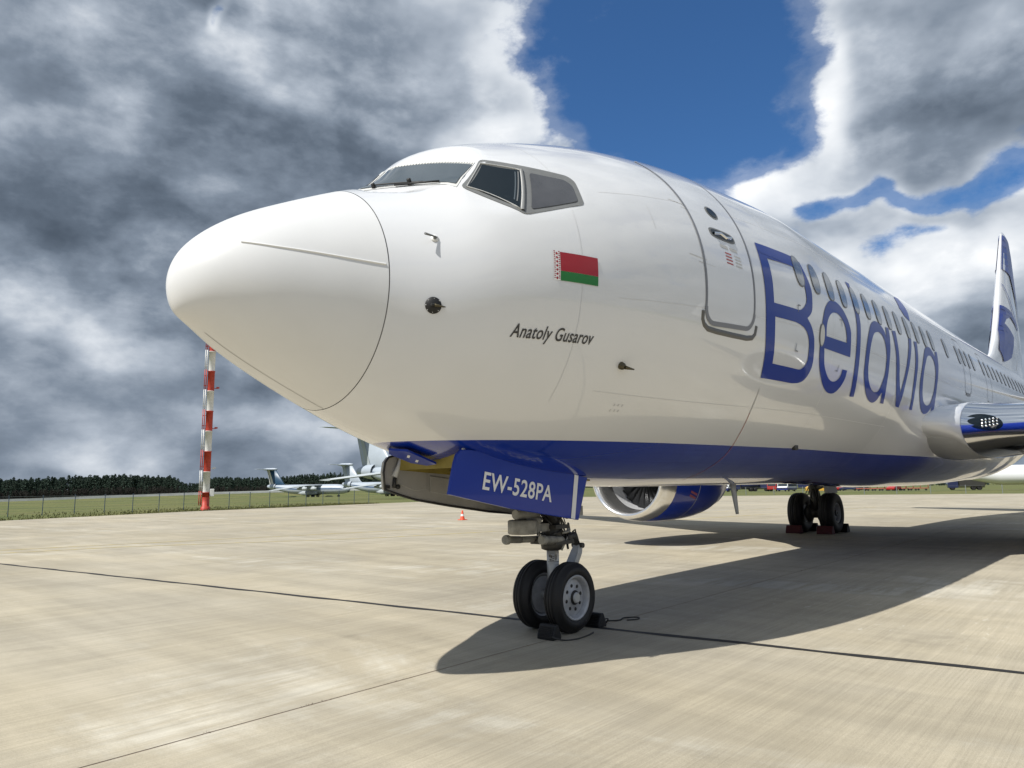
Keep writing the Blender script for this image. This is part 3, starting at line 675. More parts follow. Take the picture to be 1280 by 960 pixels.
# overwing exits
for x0 in (15.30, 17.75):
    b = MB(); pp = [(x0, 3.22), (x0 + 0.62, 3.22), (x0 + 0.62, 4.38), (x0, 4.38)]
    ribbon(b, [(x, th_of(x, z)) for x, z in dense(rounded(pp, 0.14), 0.06, True)], 0.02, 0.006, 0, True); b.build('overwing_exit', 'outline_grey', PLANE)
    b = MB(); ribbon(b, xz([(x0 + 0.1, 3.20), (x0 + 0.3, 3.185), (x0 + 0.52, 3.20)]), 0.05, 0.007); b.build('exit_sill', 'outline_grey', PLANE)
patch([disc(7.02, 3.22, 0.085, 0.14, 0)], 0.0085).build('service_port', 'outline_grey', PLANE); patch([disc(7.02, 3.22, 0.07, 0.125, 0)], 0.0105).build('service_cover', 'light_grey', PLANE)
for (x, z, dx) in ((6.26, 3.42, 0.07), (6.27, 2.98, 0.07), (7.72, 3.47, -0.07), (7.72, 2.90, -0.07)):
    b = MB(); ribbon(b, xz([(x, z - 0.04), (x, z + 0.04)]), 0.014, 0.0085); ribbon(b, xz([(x, z + (0.04 if z > 3.2 else -0.04)), (x + dx, z + (0.04 if z > 3.2 else -0.04))]), 0.014, 0.0087); b.build('corner_mark', 'outline_grey', PLANE)
# ---- lettering
def spline(pts, sub=3, corner=42):
    n = len(pts); V = [Vector(p) for p in pts]; cor = []
    for i in range(n):
        a, b = V[i] - V[i - 1], V[(i + 1) % n] - V[i]; cor.append(a.length < 1e-6 or b.length < 1e-6 or math.degrees(a.angle(b, 0)) > corner)
    out = []
    for i in range(n):
        p1_, p2_ = V[i], V[(i + 1) % n]; p0 = V[i - 1] if not cor[i] else p1_ * 2 - p2_; p3 = V[(i + 2) % n] if not cor[(i + 1) % n] else p2_ * 2 - p1_
        k = max(sub, int((p2_ - p1_).length / 0.06))
        for q in range(k):
            t = q / k; out.append(tuple(0.5 * (2 * p1_ + (p2_ - p0) * t + (2 * p0 - 5 * p1_ + 4 * p2_ - p3) * t * t + (3 * p1_ - p0 - 3 * p2_ + p3) * t ** 3)))
    return out
LETTERS = json.loads('''{"B":[[[5.423,4.022],[5.821,4.049],[6.384,4.077],[6.585,4.046],[6.637,3.944],[6.696,3.83],[6.731,3.704],[6.714,3.589],[6.688,3.472],[6.621,3.402],[6.533,3.35],[6.669,3.27],[6.756,3.172],[6.796,3.079],[6.831,2.956],[6.85,2.83],[6.805,2.728],[6.719,2.652],[6.604,2.614],[6.452,2.594],[6.311,2.589],[5.959,2.583],[5.578,2.573],[5.541,2.716],[5.507,2.851],[5.456,3.019],[5.424,3.191],[5.409,3.406],[5.406,3.57],[5.409,3.74],[5.412,3.898]],[[5.61,3.874],[6.301,3.929],[6.427,3.891],[6.509,3.822],[6.538,3.715],[6.541,3.614],[6.523,3.538],[6.456,3.473],[6.348,3.417],[6.248,3.402],[6.112,3.397],[5.611,3.373],[5.61,3.485],[5.617,3.63],[5.616,3.76]],[[5.643,3.227],[6.105,3.248],[6.251,3.249],[6.396,3.235],[6.523,3.195],[6.599,3.131],[6.641,3.059],[6.662,2.965],[6.674,2.879],[6.629,2.807],[6.538,2.76],[6.446,2.751],[6.301,2.749],[5.752,2.74],[5.724,2.861],[5.672,3.05]]],"e":[[[8.1,3.079],[8.086,3.202],[8.078,3.36],[8.066,3.43],[7.999,3.527],[7.889,3.617],[7.76,3.684],[7.6,3.722],[7.45,3.722],[7.322,3.694],[7.208,3.632],[7.114,3.548],[7.05,3.445],[7.011,3.341],[6.984,3.142],[6.999,3.009],[7.052,2.895],[7.127,2.807],[7.263,2.708],[7.413,2.632],[7.555,2.591],[7.687,2.58],[7.82,2.595],[7.921,2.642],[8.006,2.712],[8.062,2.8],[8.073,2.904],[7.893,2.9],[7.876,2.816],[7.805,2.758],[7.699,2.727],[7.572,2.728],[7.433,2.764],[7.292,2.839],[7.201,2.926],[7.132,3.077]],[[7.166,3.227],[7.916,3.243],[7.907,3.336],[7.88,3.402],[7.822,3.481],[7.713,3.543],[7.594,3.572],[7.466,3.57],[7.369,3.547],[7.268,3.493],[7.197,3.418],[7.16,3.33]]],"l":[[[8.318,4.167],[8.484,4.169],[8.463,4.109],[8.526,4.016],[8.524,3.878],[8.494,3.733],[8.506,3.588],[8.486,3.418],[8.477,3.279],[8.488,3.055],[8.534,2.845],[8.61,2.609],[8.448,2.599],[8.372,2.82],[8.322,3.08],[8.32,3.304],[8.339,3.498],[8.336,3.707],[8.314,3.848],[8.349,4.05]]],"a":[[[9.176,3.733],[9.036,3.676],[8.937,3.601],[8.839,3.478],[8.763,3.336],[8.728,3.169],[8.744,3.01],[8.753,2.961],[8.838,2.85],[8.956,2.756],[9.098,2.672],[9.27,2.612],[9.421,2.591],[9.537,2.602],[9.64,2.647],[9.708,2.721],[9.776,2.763],[9.846,2.61],[10.0,2.613],[9.949,2.74],[9.892,2.906],[9.88,3.078],[9.878,3.252],[9.897,3.363],[9.911,3.498],[9.92,3.634],[9.915,3.743],[9.76,3.736],[9.736,3.607],[9.724,3.575],[9.658,3.65],[9.56,3.702],[9.432,3.735],[9.31,3.748]],[[9.276,3.588],[9.136,3.551],[9.039,3.481],[8.949,3.361],[8.9,3.222],[8.895,3.075],[8.911,3.018],[8.987,2.904],[9.122,2.811],[9.28,2.752],[9.432,2.737],[9.553,2.754],[9.622,2.806],[9.668,2.911],[9.712,3.018],[9.716,3.165],[9.722,3.255],[9.684,3.406],[9.616,3.511],[9.517,3.575],[9.392,3.596]]],"v":[[[10.091,3.731],[10.293,3.754],[10.323,3.6],[10.371,3.422],[10.434,3.193],[10.482,3.05],[10.682,2.824],[10.724,3.001],[10.794,3.192],[10.875,3.369],[10.926,3.492],[11.004,3.637],[11.052,3.745],[11.238,3.762],[11.162,3.618],[11.069,3.452],[10.988,3.288],[10.877,3.024],[10.855,2.793],[10.839,2.614],[10.651,2.619],[10.496,2.782],[10.312,3.033],[10.239,3.25],[10.226,3.35],[10.165,3.524]]],"i":[[[11.38,3.741],[11.581,3.761],[11.553,3.635],[11.543,3.481],[11.515,3.31],[11.482,3.14],[11.496,2.952],[11.553,2.777],[11.639,2.623],[11.469,2.624],[11.417,2.775],[11.343,2.947],[11.328,3.141],[11.358,3.342],[11.375,3.469],[11.386,3.613]]],"a2":[[[12.247,3.763],[12.074,3.686],[11.941,3.564],[11.828,3.395],[11.745,3.233],[11.727,3.064],[11.803,2.92],[11.961,2.782],[12.166,2.669],[12.352,2.621],[12.522,2.615],[12.658,2.65],[12.726,2.697],[12.792,2.764],[12.911,2.631],[13.03,2.626],[13.013,2.733],[12.941,2.889],[12.897,3.072],[12.93,3.282],[12.975,3.47],[12.988,3.618],[12.997,3.769],[12.847,3.75],[12.798,3.633],[12.723,3.678],[12.611,3.737],[12.501,3.779],[12.381,3.781]],[[12.358,3.62],[12.193,3.582],[12.072,3.483],[11.941,3.314],[11.907,3.14],[11.953,2.975],[12.078,2.858],[12.216,2.792],[12.403,2.758],[12.538,2.763],[12.639,2.796],[12.687,2.887],[12.73,3.023],[12.736,3.173],[12.752,3.354],[12.724,3.442],[12.677,3.536],[12.565,3.604],[12.475,3.629]]],"tittle":[[[11.73,4.616],[12.171,4.685],[11.946,4.403],[11.598,4.128],[11.373,4.192],[11.329,4.332]]]}''')

for k, rings in LETTERS.items():
    patch([spline(r) for r in rings], 0.0055).build('letter' if k != 'tittle' else 'letter_accent', 'letter_blue', PLANE)
def text_mesh(txt, size, squeeze, slant, fn, name, m, parent, spacing=1.0, bold=0.0):
    cu = bpy.data.curves.new('txt', 'FONT'); cu.body = txt; cu.size = size; cu.space_character = spacing; cu.resolution_u = 4; cu.offset = bold
    ob = bpy.data.objects.new('txt', cu); COL.objects.link(ob); bpy.context.view_layer.update()
    me = bpy.data.meshes.new_from_object(ob.evaluated_get(bpy.context.evaluated_depsgraph_get())); bpy.data.objects.remove(ob)
    for v in me.vertices: v.co = fn(v.co.x * squeeze + v.co.y * slant, v.co.y)
    me.materials.clear(); me.materials.append(MATS[m]); o = bpy.data.objects.new(name, me); link(o, parent); return o
nm = text_mesh('Anatoly Gusarov', 0.144, 0.70, 0.16, lambda a, b: SK(2.07 + a, 2.592 + b, 0.005), 'name_lettering', 'print_black', PLANE, 1.04, 0.0015)
# ---- flag
FX0, FX1, FZ0, FZ1 = 2.36, 2.768, 3.055, 3.287
def quad(x0, x1, z0, z1, off, name, m, parent):
    return grid_patch([(x0, th_of(x0, z0)), (x1, th_of(x1, z0)), (x1, th_of(x1, z1)), (x0, th_of(x0, z1))], off, 6, 4).build(name, m, parent)
flag = quad(FX0, FX1, FZ0, FZ1, 0.004, 'painted_flag', 'print_white', PLANE)
quad(FX0 + 0.056, FX1, FZ0 + 0.078, FZ1, 0.006, 'red_field', 'flag_red', flag); quad(FX0 + 0.056, FX1, FZ0, FZ0 + 0.077, 0.006, 'green_field', 'flag_green', flag)
b = MB()
for k in range(7):
    cz = FZ0 + 0.0166 + k * 0.0332; cx = FX0 + 0.027
    for (dx, dz_, r) in ((0, 0, 0.012), (-0.02, 0.0166, 0.007), (0.02, 0.0166, 0.007), (-0.02, 0, 0.006), (0.02, 0, 0.006)):
        b.add([SK(cx + dx + r, cz + dz_, 0.0058), SK(cx + dx, cz + dz_ + r, 0.0058), SK(cx + dx - r, cz + dz_, 0.0058), SK(cx + dx, cz + dz_ - r, 0.0058)], [(0, 1, 2, 3)])
o = b.build('flag_ornament', 'flag_red', flag)
# ---- belly: wheel well, fairing, drain mast, small aerials
b = MB(); x0, x1, w = WELL[0] - 0.06, WELL[1] + 0.06, WELL[2] + 0.0
b.add([(x, y, z) for x in (x0, x1) for y in (-w, w) for z in (1.62 if x == x0 else 1.5, 2.3)], [(0, 1, 3, 2), (4, 6, 7, 5), (0, 4, 5, 1), (2, 3, 7, 6), (1, 5, 7, 3)])
b.build('wheel_well', 'olive_primer', PLANE, False)
def fair(x, k, n=60):
    th = R_(114) + R_(132) * k / n; A = cosl(x, [9.8, 11, 12.5, 14, 18.5, 20.5, 22.6, 24.4], [-0.01, 0.02, 0.10, 0.16, 0.17, 0.12, 0.05, -0.01])
    f = abs(math.degrees(th) - 180); bulge = lerp_table(f, [0, 25, 40, 50, 57, 63, 88], [0.62, 0.75, 1.10, 0.85, 0.3, -0.10, -0.1])
    return sect(x, th) + snorm(x, th) * (A * bulge)
b = MB(); b.loft([[fair(9.8 + 14.6 * i / 60, k) for k in range(61)] for i in range(61)], 0, False, False, True)
b.build('belly_fairing', 'fuselage_paint', PLANE)
b = MB(); b.loft([[(8.28 + 0.10 * t + dx, dy, 1.47 - 0.47 * t) for dx, dy in ((-0.10 + 0.06 * t, 0), (0, 0.018), (0.12 - 0.05 * t, 0), (0, -0.018))] for t in (0, 0.25, 0.5, 0.75, 1)], 0, True, True, True)
b.build('drain_mast', 'grey_paint', PLANE)
b = MB(); p = SK(7.66, 1.91, 0.0); b.box(p.x - 0.06, p.x + 0.06, p.y - 0.03, p.y + 0.02, p.z - 0.04, p.z + 0.03); o = b.build('vent_scoop', 'gear_dark', PLANE); bevel(o, 0.012)
# ---- wings
def foil(tc, n=18, camber=0.015):
    up, lo = [], []
    for i in range(n + 1):
        x = 0.5 * (1 - math.cos(math.pi * i / n)); yt = 5 * tc * (0.2969 * math.sqrt(x) - 0.126 * x - 0.3516 * x * x + 0.2843 * x ** 3 - 0.1036 * x ** 4); yc = camber * 4 * x * (1 - x)
        up.append((x, yc + yt)); lo.append((x, yc - yt))
    return lo[::-1] + up[1:-1]
def wing_section(y, xle, c, z, tc, tw, vert=0.0, sgn=-1):
    pts = []
    for u, v in foil(tc):
        xx, zz = u * c, v * c; a = R_(tw); xr, zr = xx * math.cos(a) + zz * math.sin(a), -xx * math.sin(a) + zz * math.cos(a)
        pts.append(Vector((xle + xr, sgn * (y - zr * math.sin(vert)), z + zr * math.cos(vert))))
    return pts
WS = [(1.2, 12.75, 9.0, 2.42, 0.128, 2.0), (1.95, 13.15, 8.55, 2.42, 0.128, 2.0), (2.5, 13.75, 7.9, 2.44, 0.128, 1.8), (3.4, 14.55, 7.05, 2.50, 0.125, 1.5), (5.3, 16.0, 5.5, 2.66, 0.118, 0.8), (9.0, 18.05, 4.0, 2.98, 0.11, 0), (13.0, 20.3, 2.75, 3.36, 0.105, -0.8), (17.0, 22.5, 1.6, 3.76, 0.10, -1.5)]
def make_wing(sgn):
    b = MB(); b.loft([wing_section(*s_, 0.0, sgn) for s_ in WS], 0, True, True, True); w_ = b.build('wing', 'grey_paint', PLANE)
    b = MB(); b.loft([wing_section(y, xl, c, z, tc, tw, 0.0, sgn) for y, xl, c, z, tc, tw in ((1.3, 12.25, 9.6, 2.50, 0.085, 2.0), (1.75, 12.62, 9.15, 2.49, 0.092, 2.0), (1.95, 12.88, 8.88, 2.46, 0.107, 2.0), (2.10, 13.13, 8.6, 2.43, 0.130, 2.0))], 0, True, True, True); b.build('wing_root_fillet', 'white_paint', w_)
    b = MB(); b.loft([wing_section(17.0, 22.5, 1.6, 3.76, 0.10, -1.5, 0.0, sgn), wing_section(17.45, 22.95, 1.35, 3.95, 0.09, -1.5, R_(45), sgn), wing_section(17.7, 23.5, 1.1, 4.5, 0.09, -1.5, R_(76), sgn), wing_section(18.0, 24.75, 0.55, 6.2, 0.09, -1.5, R_(80), sgn)], 0, True, True, True)
    b.build('winglet', 'white_paint', w_)
    # polished leading edge skin over the root glove
    b = MB(); rows = []
    for (y, xle, c, z, tc, tw) in [(s_[0], s_[1] - 0.012, s_[2], s_[3], s_[4] * 1.01, s_[5]) for s_ in [(2.102, 13.2, 8.45, 2.42, 0.130, 2.0)] + WS[2:7]]:
        full = wing_section(y, xle, c, z, tc, tw, 0.0, sgn); k = len(foil(tc)) ; rows.append(full[11:26])
    b.loft(rows, 0, False, False, True); b.build('leading_edge', 'chrome', w_)
    return w_
wingP = make_wing(-1); wingS = make_wing(1)
# landing light set in the port leading edge
b = MB(); ll = [(-2.41 + 0.25 * math.cos(a), 0.045 + 0.15 * math.sin(a) + 0.05 * math.cos(a)) for a in [2 * math.pi * k / 28 for k in range(28)]]
def le_pt(y, dz, off): 
    ya = abs(y); i = next(i for i in range(len(WS) - 1) if WS[i + 1][0] >= ya); t = (ya - WS[i][0]) / (WS[i + 1][0] - WS[i][0])
    xle, c, z, tc = (WS[i][j] + (WS[i + 1][j] - WS[i][j]) * t for j in (1, 2, 3, 4)); hh = tc * c * 0.5
    r = 1.1 * tc * tc * c; d = min(abs(dz), 0.9 * hh); return Vector((xle + d * d / (2 * r) - off, y, z + dz))
le = [le_pt(y, d, 0.085) for y, d in ll]; cen = sum(le, Vector()) / len(le)
b.add(le + [cen + Vector((-0.02, 0, 0))], [(i, (i + 1) % 28, 28) for i in range(28)], 0, True); lens = b.build('landing_light', 'glass_dark', wingP)
for i in range(5):
    for j in range(3):
        q = le_pt(-2.38 - 0.05 * i, -0.035 + 0.055 * j + 0.008 * i, 0.118); m_ = MB(); m_.lathe([(0, 0.020), (-0.008, 0.012), (-0.009, 0)], q, (1, 0, 0), 8); m_.build('lamp_reflector', 'chrome', wingP)
# ---- tail
def vfoil(xle, c, z, tc): return [Vector((xle + u * c, v * c, z)) for u, v in foil(tc, 14, 0.0)]
FS = [(29.6, 9.6, 5.25, 0.02), (30.4, 9.4, 5.85, 0.03), (31.6, 8.5, 6.35, 0.05), (32.7, 7.75, 7.1, 0.07), (33.75, 6.85, 8.1, 0.085), (35.55, 5.0, 10.1, 0.09), (37.3, 3.05, 12.1, 0.09), (37.9, 2.2, 12.75, 0.085), (38.3, 1.55, 12.95, 0.06)]
b = MB(); b.loft([vfoil(*s_) for s_ in FS], 0, True, True, True); fin = b.build('tail_fin', 'white_paint', PLANE)
def fin_le(z): return lerp_table(z, [s_[2] for s_ in FS], [s_[0] for s_ in FS])
def fin_te(z): return lerp_table(z, [s_[2] for s_ in FS], [s_[0] + s_[1] for s_ in FS])
def fin_y(x, z):
    t = (x - fin_le(z)) / (fin_te(z) - fin_le(z)); tc = lerp_table(z, [s_[2] for s_ in FS], [s_[3] for s_ in FS]); t = max(0.0, min(1, t))
    return 5 * tc * (0.2969 * math.sqrt(t) - 0.126 * t - 0.3516 * t * t + 0.2843 * t ** 3 - 0.1036 * t ** 4) * (fin_te(z) - fin_le(z))
def fin_poly(pts, m, name='tail_emblem'):
    """pts: (chord fraction, z)"""
    q = []
    for (a, za), (c, zc) in zip(pts, pts[1:] + pts[:1]):
        for i in range(6): t = i / 6; f, z = a + (c - a) * t, za + (zc - za) * t; q.append((fin_le(z) + f * (fin_te(z) - fin_le(z)), z))
    for sg in (-1, 1):
        mm = MB(); tri = tessellate_polygon([[Vector((x, z, 0)) for x, z in q]]); mm.add([(x, 0, z) for x, z in q], [tuple(t) for t in tri]); o = mm.build(name, m, fin)
        bm = bmesh.new(); bm.from_mesh(o.data); bmesh.ops.subdivide_edges(bm, edges=bm.edges[:], cuts=3, use_grid_fill=True); bmesh.ops.triangulate(bm, faces=bm.faces[:])
        for v in bm.verts: v.co.y = sg * (fin_y(v.co.x, v.co.z) + 0.03)
        bm.to_mesh(o.data); bm.free()
fin_poly([(0.012, 12.7), (0.80, 12.7), (0.985, 11.6), (0.985, 9.6), (0.85, 9.3), (0.62, 9.9), (0.35, 10.6), (0.02, 10.7)], 'letter_blue')
fin_poly([(0.97, 9.5), (0.99, 8.6), (0.90, 8.9), (0.85, 9.4)], 'letter_blue')
fin_poly([(0.02, 9.9), (0.05, 9.85), (0.62, 8.25), (0.60, 8.1)], 'letter_blue')
fin_poly([(0.015, 8.75), (0.25, 8.70), (0.66, 8.25), (0.64, 8.1), (0.25, 8.38), (0.13, 8.15), (0.10, 7.9), (0.40, 7.55), (0.40, 6.55), (0.25, 6.15), (0.08, 6.6), (0.015, 7.5)], 'letter_blue')
b = MB(); b.loft([[(fin_le(z) + 0.66 * (fin_te(z) - fin_le(z)) + d, -fin_y(fin_le(z) + 0.66 * (fin_te(z) - fin_le(z)), z) - 0.013, z) for d in (0, 0.06)] for z in (6.2, 7.5, 9, 10.5, 12)], 0, False, False, False); b.build('rudder_seam', 'seam_light', fin)
for sg in (-1, 1):
    b = MB(); rows = []
    for (y, xl, c, z) in ((0.3, 35.2, 4.4, 4.9), (7.1, 39.2, 1.5, 5.75)): rows.append([Vector((xl + u * c, sg * y, z + v * c)) for u, v in foil(0.09, 12, 0)])
    b.loft(rows, 0, True, True, True); b.build('tailplane', 'grey_paint', PLANE)
b = MB(); b.tube([(31.3, 0, 5.40), (31.25, 0, 5.9)], 0.05, 8); b.lathe([(0, 0.0), (0.05, 0.09), (0.25, 0.11), (0.5, 0.06), (0.6, 0.0)], (31.0, 0, 6.0), (1, 0, 0), 12); b.build('crown_aerial', 'white_paint', PLANE)
# ---- engines
NX, NZ = 12.85, 1.60
def ncl(x, a, sgn, r_=None):
    d = x - NX; r = r_ if r_ is not None else cosl(d, [0, 0.12, 0.4, 0.9, 1.6, 2.4, 3.0, 3.55], [0.93, 1.005, 1.065, 1.10, 1.11, 1.08, 1.0, 0.86])
    c, s_ = math.cos(a), math.sin(a); fl = 1.0 if s_ > 0 else 0.955; return Vector((x, sgn * 4.83 + c * r * 1.03, NZ + s_ * r * fl))
def make_engine(sgn):
    A = [2 * math.pi * k / 56 for k in range(56)]
    b = MB(); b.loft([[ncl(NX + 0.50 + 3.05 * i / 24, a, sgn) for a in A] for i in range(25)], 0, True, False, True); e = b.build('engine_cowl', 'blue_paint', PLANE)
    b = MB(); lip = [(0.497, None), (0.3, None), (0.12, None), (0.04, 0.965), (0.0, 0.925), (0.02, 0.88), (0.1, 0.845), (0.3, 0.81), (0.6, 0.79)]
    b.loft([[ncl(NX + d, a, sgn, r) for a in A] for d, r in lip], 0, True, False, True); b.build('inlet_lip', 'lip_metal', e)
    b = MB(); b.loft([[ncl(NX + d, a, sgn, r) for a in A] for d, r in ((0.6, 0.788), (0.9, 0.79), (1.3, 0.795), (1.32, 0.2))], 0, True, False, True); b.build('inlet_duct', 'duct_grey', e)
    b = MB(); b.lathe([(0.62, 0.0), (0.72, 0.09), (0.95, 0.20), (1.1, 0.235), (1.3, 0.24)], (NX, sgn * 4.83, NZ), (1, 0, 0), 28); b.build('spinner', 'fan_dark', e)
    bl = MB(); rows = []
    for i in range(7):
        r = 0.22 + 0.56 * i / 6; tw = R_(28 + 34 * i / 6); hw = 0.075 + 0.05 * i / 6; rows.append([(1.03 + math.cos(tw) * hw * q, math.sin(tw) * hw * q, r) for q in (-1, -0.3, 0.4, 1)])
    bl.loft(rows, 0, False, False, True); me = bl.mesh('fan_blade', 'fan_dark', False)
    for k in range(24):
        o = bpy.data.objects.new('fan_blade', me); link(o, e); o.location = (NX, sgn * 4.83, NZ); o.rotation_euler = (2 * math.pi * k / 24, 0, 0)
    b = MB(); b.lathe([(0.0, 0.815), (0.3, 0.72), (0.9, 0.52), (1.2, 0.42), (1.2, 0.0)], (NX + 3.3, sgn * 4.83, NZ + 0.02), (1, 0, 0), 32); b.lathe([(1.15, 0.3), (1.7, 0.1), (1.95, 0.0)], (NX + 3.3, sgn * 4.83, NZ + 0.02), (1, 0, 0), 20); b.build('exhaust', 'gear_dark', e)
    b = MB(); b.loft([[(x, sgn * 4.83 + dy, z) for x, dy, z in ((NX + 1.4 + 0.3 * t, -0.12, NZ + 0.9 + 0.35 * t), (NX + 1.2 + 0.35 * t, 0, NZ + 0.98 + 0.35 * t), (NX + 1.4 + 0.3 * t, 0.12, NZ + 0.9 + 0.35 * t), (NX + 5.2, 0.1, NZ + 0.75 + 0.25 * t), (NX + 5.2, -0.1, NZ + 0.75 + 0.25 * t))] for t in (0, 0.5, 1)], 0, True, True, False); b.build('engine_pylon', 'grey_paint', e)
    # placards and the panel joint on the inboard side
    io = -sgn; b = MB()
    for k in range(7): 
        a0 = (0.0 if io > 0 else math.pi); dx = 1.15 + 0.05 * k
        for j in range(2): 
            ang = a0 + (-0.30 - 0.09 * j - 0.012 * k) * (1 if io > 0 else -1); b.add([ncl(NX + dx + u, ang + v, sgn) + Vector((0, io * 0.006, 0)) for u, v in ((0, 0), (0.035, 0), (0.035, 0.05), (0, 0.05))], [(0, 1, 2, 3)])
    b.build('warning_placard', 'print_red', e)
    b = MB(); b.loft([[ncl(NX + 1.55 + d, a, sgn) * 1.0 + Vector((0, math.cos(a) * 0.005, math.sin(a) * 0.005)) for d in (0, 0.02)] for a in A[28:] + A[:1]], 0, False, False, True); b.build('cowl_joint', 'seam_light', e)
    b = MB(); b.loft([[ncl(NX + d, math.pi / 2 + (0.75 if io < 0 else -0.75) + v, sgn) + Vector((0, io * h_ * 0.8, h_)) for v in (-0.012, 0.012)] for d, h_ in ((0.95, 0.0), (1.5, 0.28), (1.9, 0.25), (2.0, 0.0))], 0, False, False, False); b.build('cowl_strake', 'blue_paint', e)
    return e
engS = make_engine(1); engP = make_engine(-1)
b = MB(); b.box(NX + 0.05, NX + 0.17, 4.28, 4.40, 2.05, 2.30); o = b.build('inlet_tag', 'vehicle_yellow', engS); bevel(o, 0.01)
# ---- nose gear
def wheel(parent, cx, cy, cz, R, w, out, rim_r, nholes):
    b = MB(); pr = [(-w * 0.36, rim_r), (-w * 0.46, rim_r + 0.02), (-w * 0.5, (R + rim_r) / 2 + 0.01), (-w * 0.46, R - 0.05), (-w * 0.36, R - 0.018), (-w * 0.2, R - 0.002)]
    for g in (-0.17, 0.0, 0.17):
        pr += [(w * (g - 0.035), R), (w * (g - 0.03), R - 0.008), (w * (g + 0.03), R - 0.008), (w * (g + 0.035), R)]
    pr += [(w * 0.2, R - 0.002), (w * 0.36, R - 0.018), (w * 0.46, R - 0.05), (w * 0.5, (R + rim_r) / 2 + 0.01), (w * 0.46, rim_r + 0.02), (w * 0.36, rim_r)]
    b.lathe(pr, (cx, cy, cz), (0, 1, 0), 56); b.build('tyre', 'rubber', parent)
    b = MB(); s = out
    b.lathe([(s * -w * 0.36, rim_r), (s * -w * 0.3, rim_r * 0.9), (s * -0.02, rim_r * 0.85), (s * w * 0.14, rim_r * 0.82), (s * w * 0.36, rim_r * 0.90), (s * w * 0.44, rim_r * 0.97), (s * w * 0.42, rim_r * 1.03), (s * w * 0.34, rim_r * 1.0)], (cx, cy, cz), (0, 1, 0), 48)
    b.lathe([(s * w * 0.15, rim_r * 0.84), (s * w * 0.22, rim_r * 0.70), (s * w * 0.20, rim_r * 0.38), (s * w * 0.30, rim_r * 0.32), (s * w * 0.40, rim_r * 0.24), (s * w * 0.42, rim_r * 0.16), (s * w * 0.36, rim_r * 0.12), (s * w * 0.36, 0)], (cx, cy, cz), (0, 1, 0), 40)
    b.lathe([(s * -w * 0.30, rim_r * 0.86), (s * -w * 0.28, rim_r * 0.4), (s * -w * 0.34, rim_r * 0.3), (s * -w * 0.34, 0)], (cx, cy, cz), (0, 1, 0), 32)
    b.build('wheel_rim', 'rim_grey', parent)
    b = MB()
    for k in range(nholes):
        a = 2 * math.pi * (k + 0.3) / nholes; b.lathe([(0, rim_r * 0.085), (s * 0.004, rim_r * 0.08), (s * 0.005, 0)], (cx + math.cos(a) * rim_r * 0.55, cy + s * w * 0.212, cz + math.sin(a) * rim_r * 0.55), (0, 1, 0), 10)
    b.lathe([(0, rim_r * 0.15), (s * 0.006, rim_r * 0.14), (s * 0.007, 0)], (cx, cy + s * w * 0.42, cz), (0, 1, 0), 16)
    b.lathe([(s * w * 0.305, rim_r * 0.335), (s * w * 0.33, rim_r * 0.30), (s * w * 0.40, rim_r * 0.25)], (cx, cy, cz), (0, 1, 0), 24)
    o = b.build('rim_holes', 'black', parent)
GX = 4.03
b = MB(); b.tube([(GX, 0, 0.30), (GX, 0, 0.52), (GX - 0.005, 0, 0.56), (GX - 0.01, 0, 0.80)], [0.075, 0.066, 0.062, 0.062], 20); b.tube([(GX, -0.30, 0.345), (GX, 0.30, 0.345)], 0.045, 16)
ng = b.build('nose_gear', 'strut_grey', PLANE)
for s in (-1, 1): wheel(ng, GX, s * 0.205, 0.345, 0.345, 0.20, s, 0.216, 8)
b = MB(); b.lathe([(0.0, 0.066), (0.0, 0.0635), (0.13, 0.0635), (0.13, 0.066)], (GX - 0.006, 0, 0.66), (0, 0, 1), 20); b.build('data_band', 'light_grey', ng)
b = MB()
def cyl_quad(a0, a1, z0, z1): b.loft([[(GX - 0.006 + 0.0665 * math.cos(R_(a0 + (a1 - a0) * i / 6)), 0.0665 * math.sin(R_(a0 + (a1 - a0) * i / 6)), z) for i in range(7)] for z in (z0, z1)], 0, False, False, False)
for z in (0.772, 0.686): cyl_quad(170, 290, z, z + 0.004)
for k, (a0, a1, z0, z1) in enumerate(((182, 196, 0.735, 0.760), (198, 212, 0.725, 0.752), (214, 232, 0.738, 0.744), (214, 232, 0.718, 0.726), (236, 240, 0.70, 0.762), (244, 248, 0.70, 0.762), (252, 256, 0.71, 0.762), (184, 206, 0.700, 0.712), (208, 230, 0.698, 0.704))): cyl_quad(a0, a1, z0, z1)
b.build('data_print', 'print_black', ng)
# collar and steering unit
b = MB(); b.lathe([(0, 0.08), (0.015, 0.115), (0.06, 0.12), (0.10, 0.10), (0.14, 0.105), (0.22, 0.11), (0.27, 0.085), (0.6, 0.085), (0.62, 0.09)], (GX - 0.01, 0, 0.80), (0, 0, 1), 24)
b.box(GX - 0.16, GX + 0.14, -0.17, 0.17, 0.865, 0.905); b.box(GX - 0.12, GX + 0.1, -0.14, 0.14, 1.02, 1.06); b.build('steering_collar', 'gear_dark', ng)
for s, xx in ((-1, 3.64), (1, 3.47)):
    b = MB(); y = s * 0.15
    b.tube([(xx, y * 1.1, 0.93), (xx + 0.012, y * 1.1, 0.93), (xx + 0.05, y * 1.1, 0.93), (xx + 0.06, y * 1.1, 0.93), (xx + 0.22, y, 0.92)], [0.042, 0.048, 0.048, 0.036, 0.036], 18); b.tube([(xx + 0.22, y, 0.92), (GX - 0.02, y * 0.9, 0.91)], 0.034, 12); b.build('steering_cylinder', 'gear_dirty', ng)
b = MB(); b.lathe([(0.0, 0.0), (0.0, 0.14), (0.012, 0.152), (0.128, 0.152), (0.14, 0.14), (0.14, 0.0)], (3.585, 0.02, 0.985), (0, 0, 1), 8)
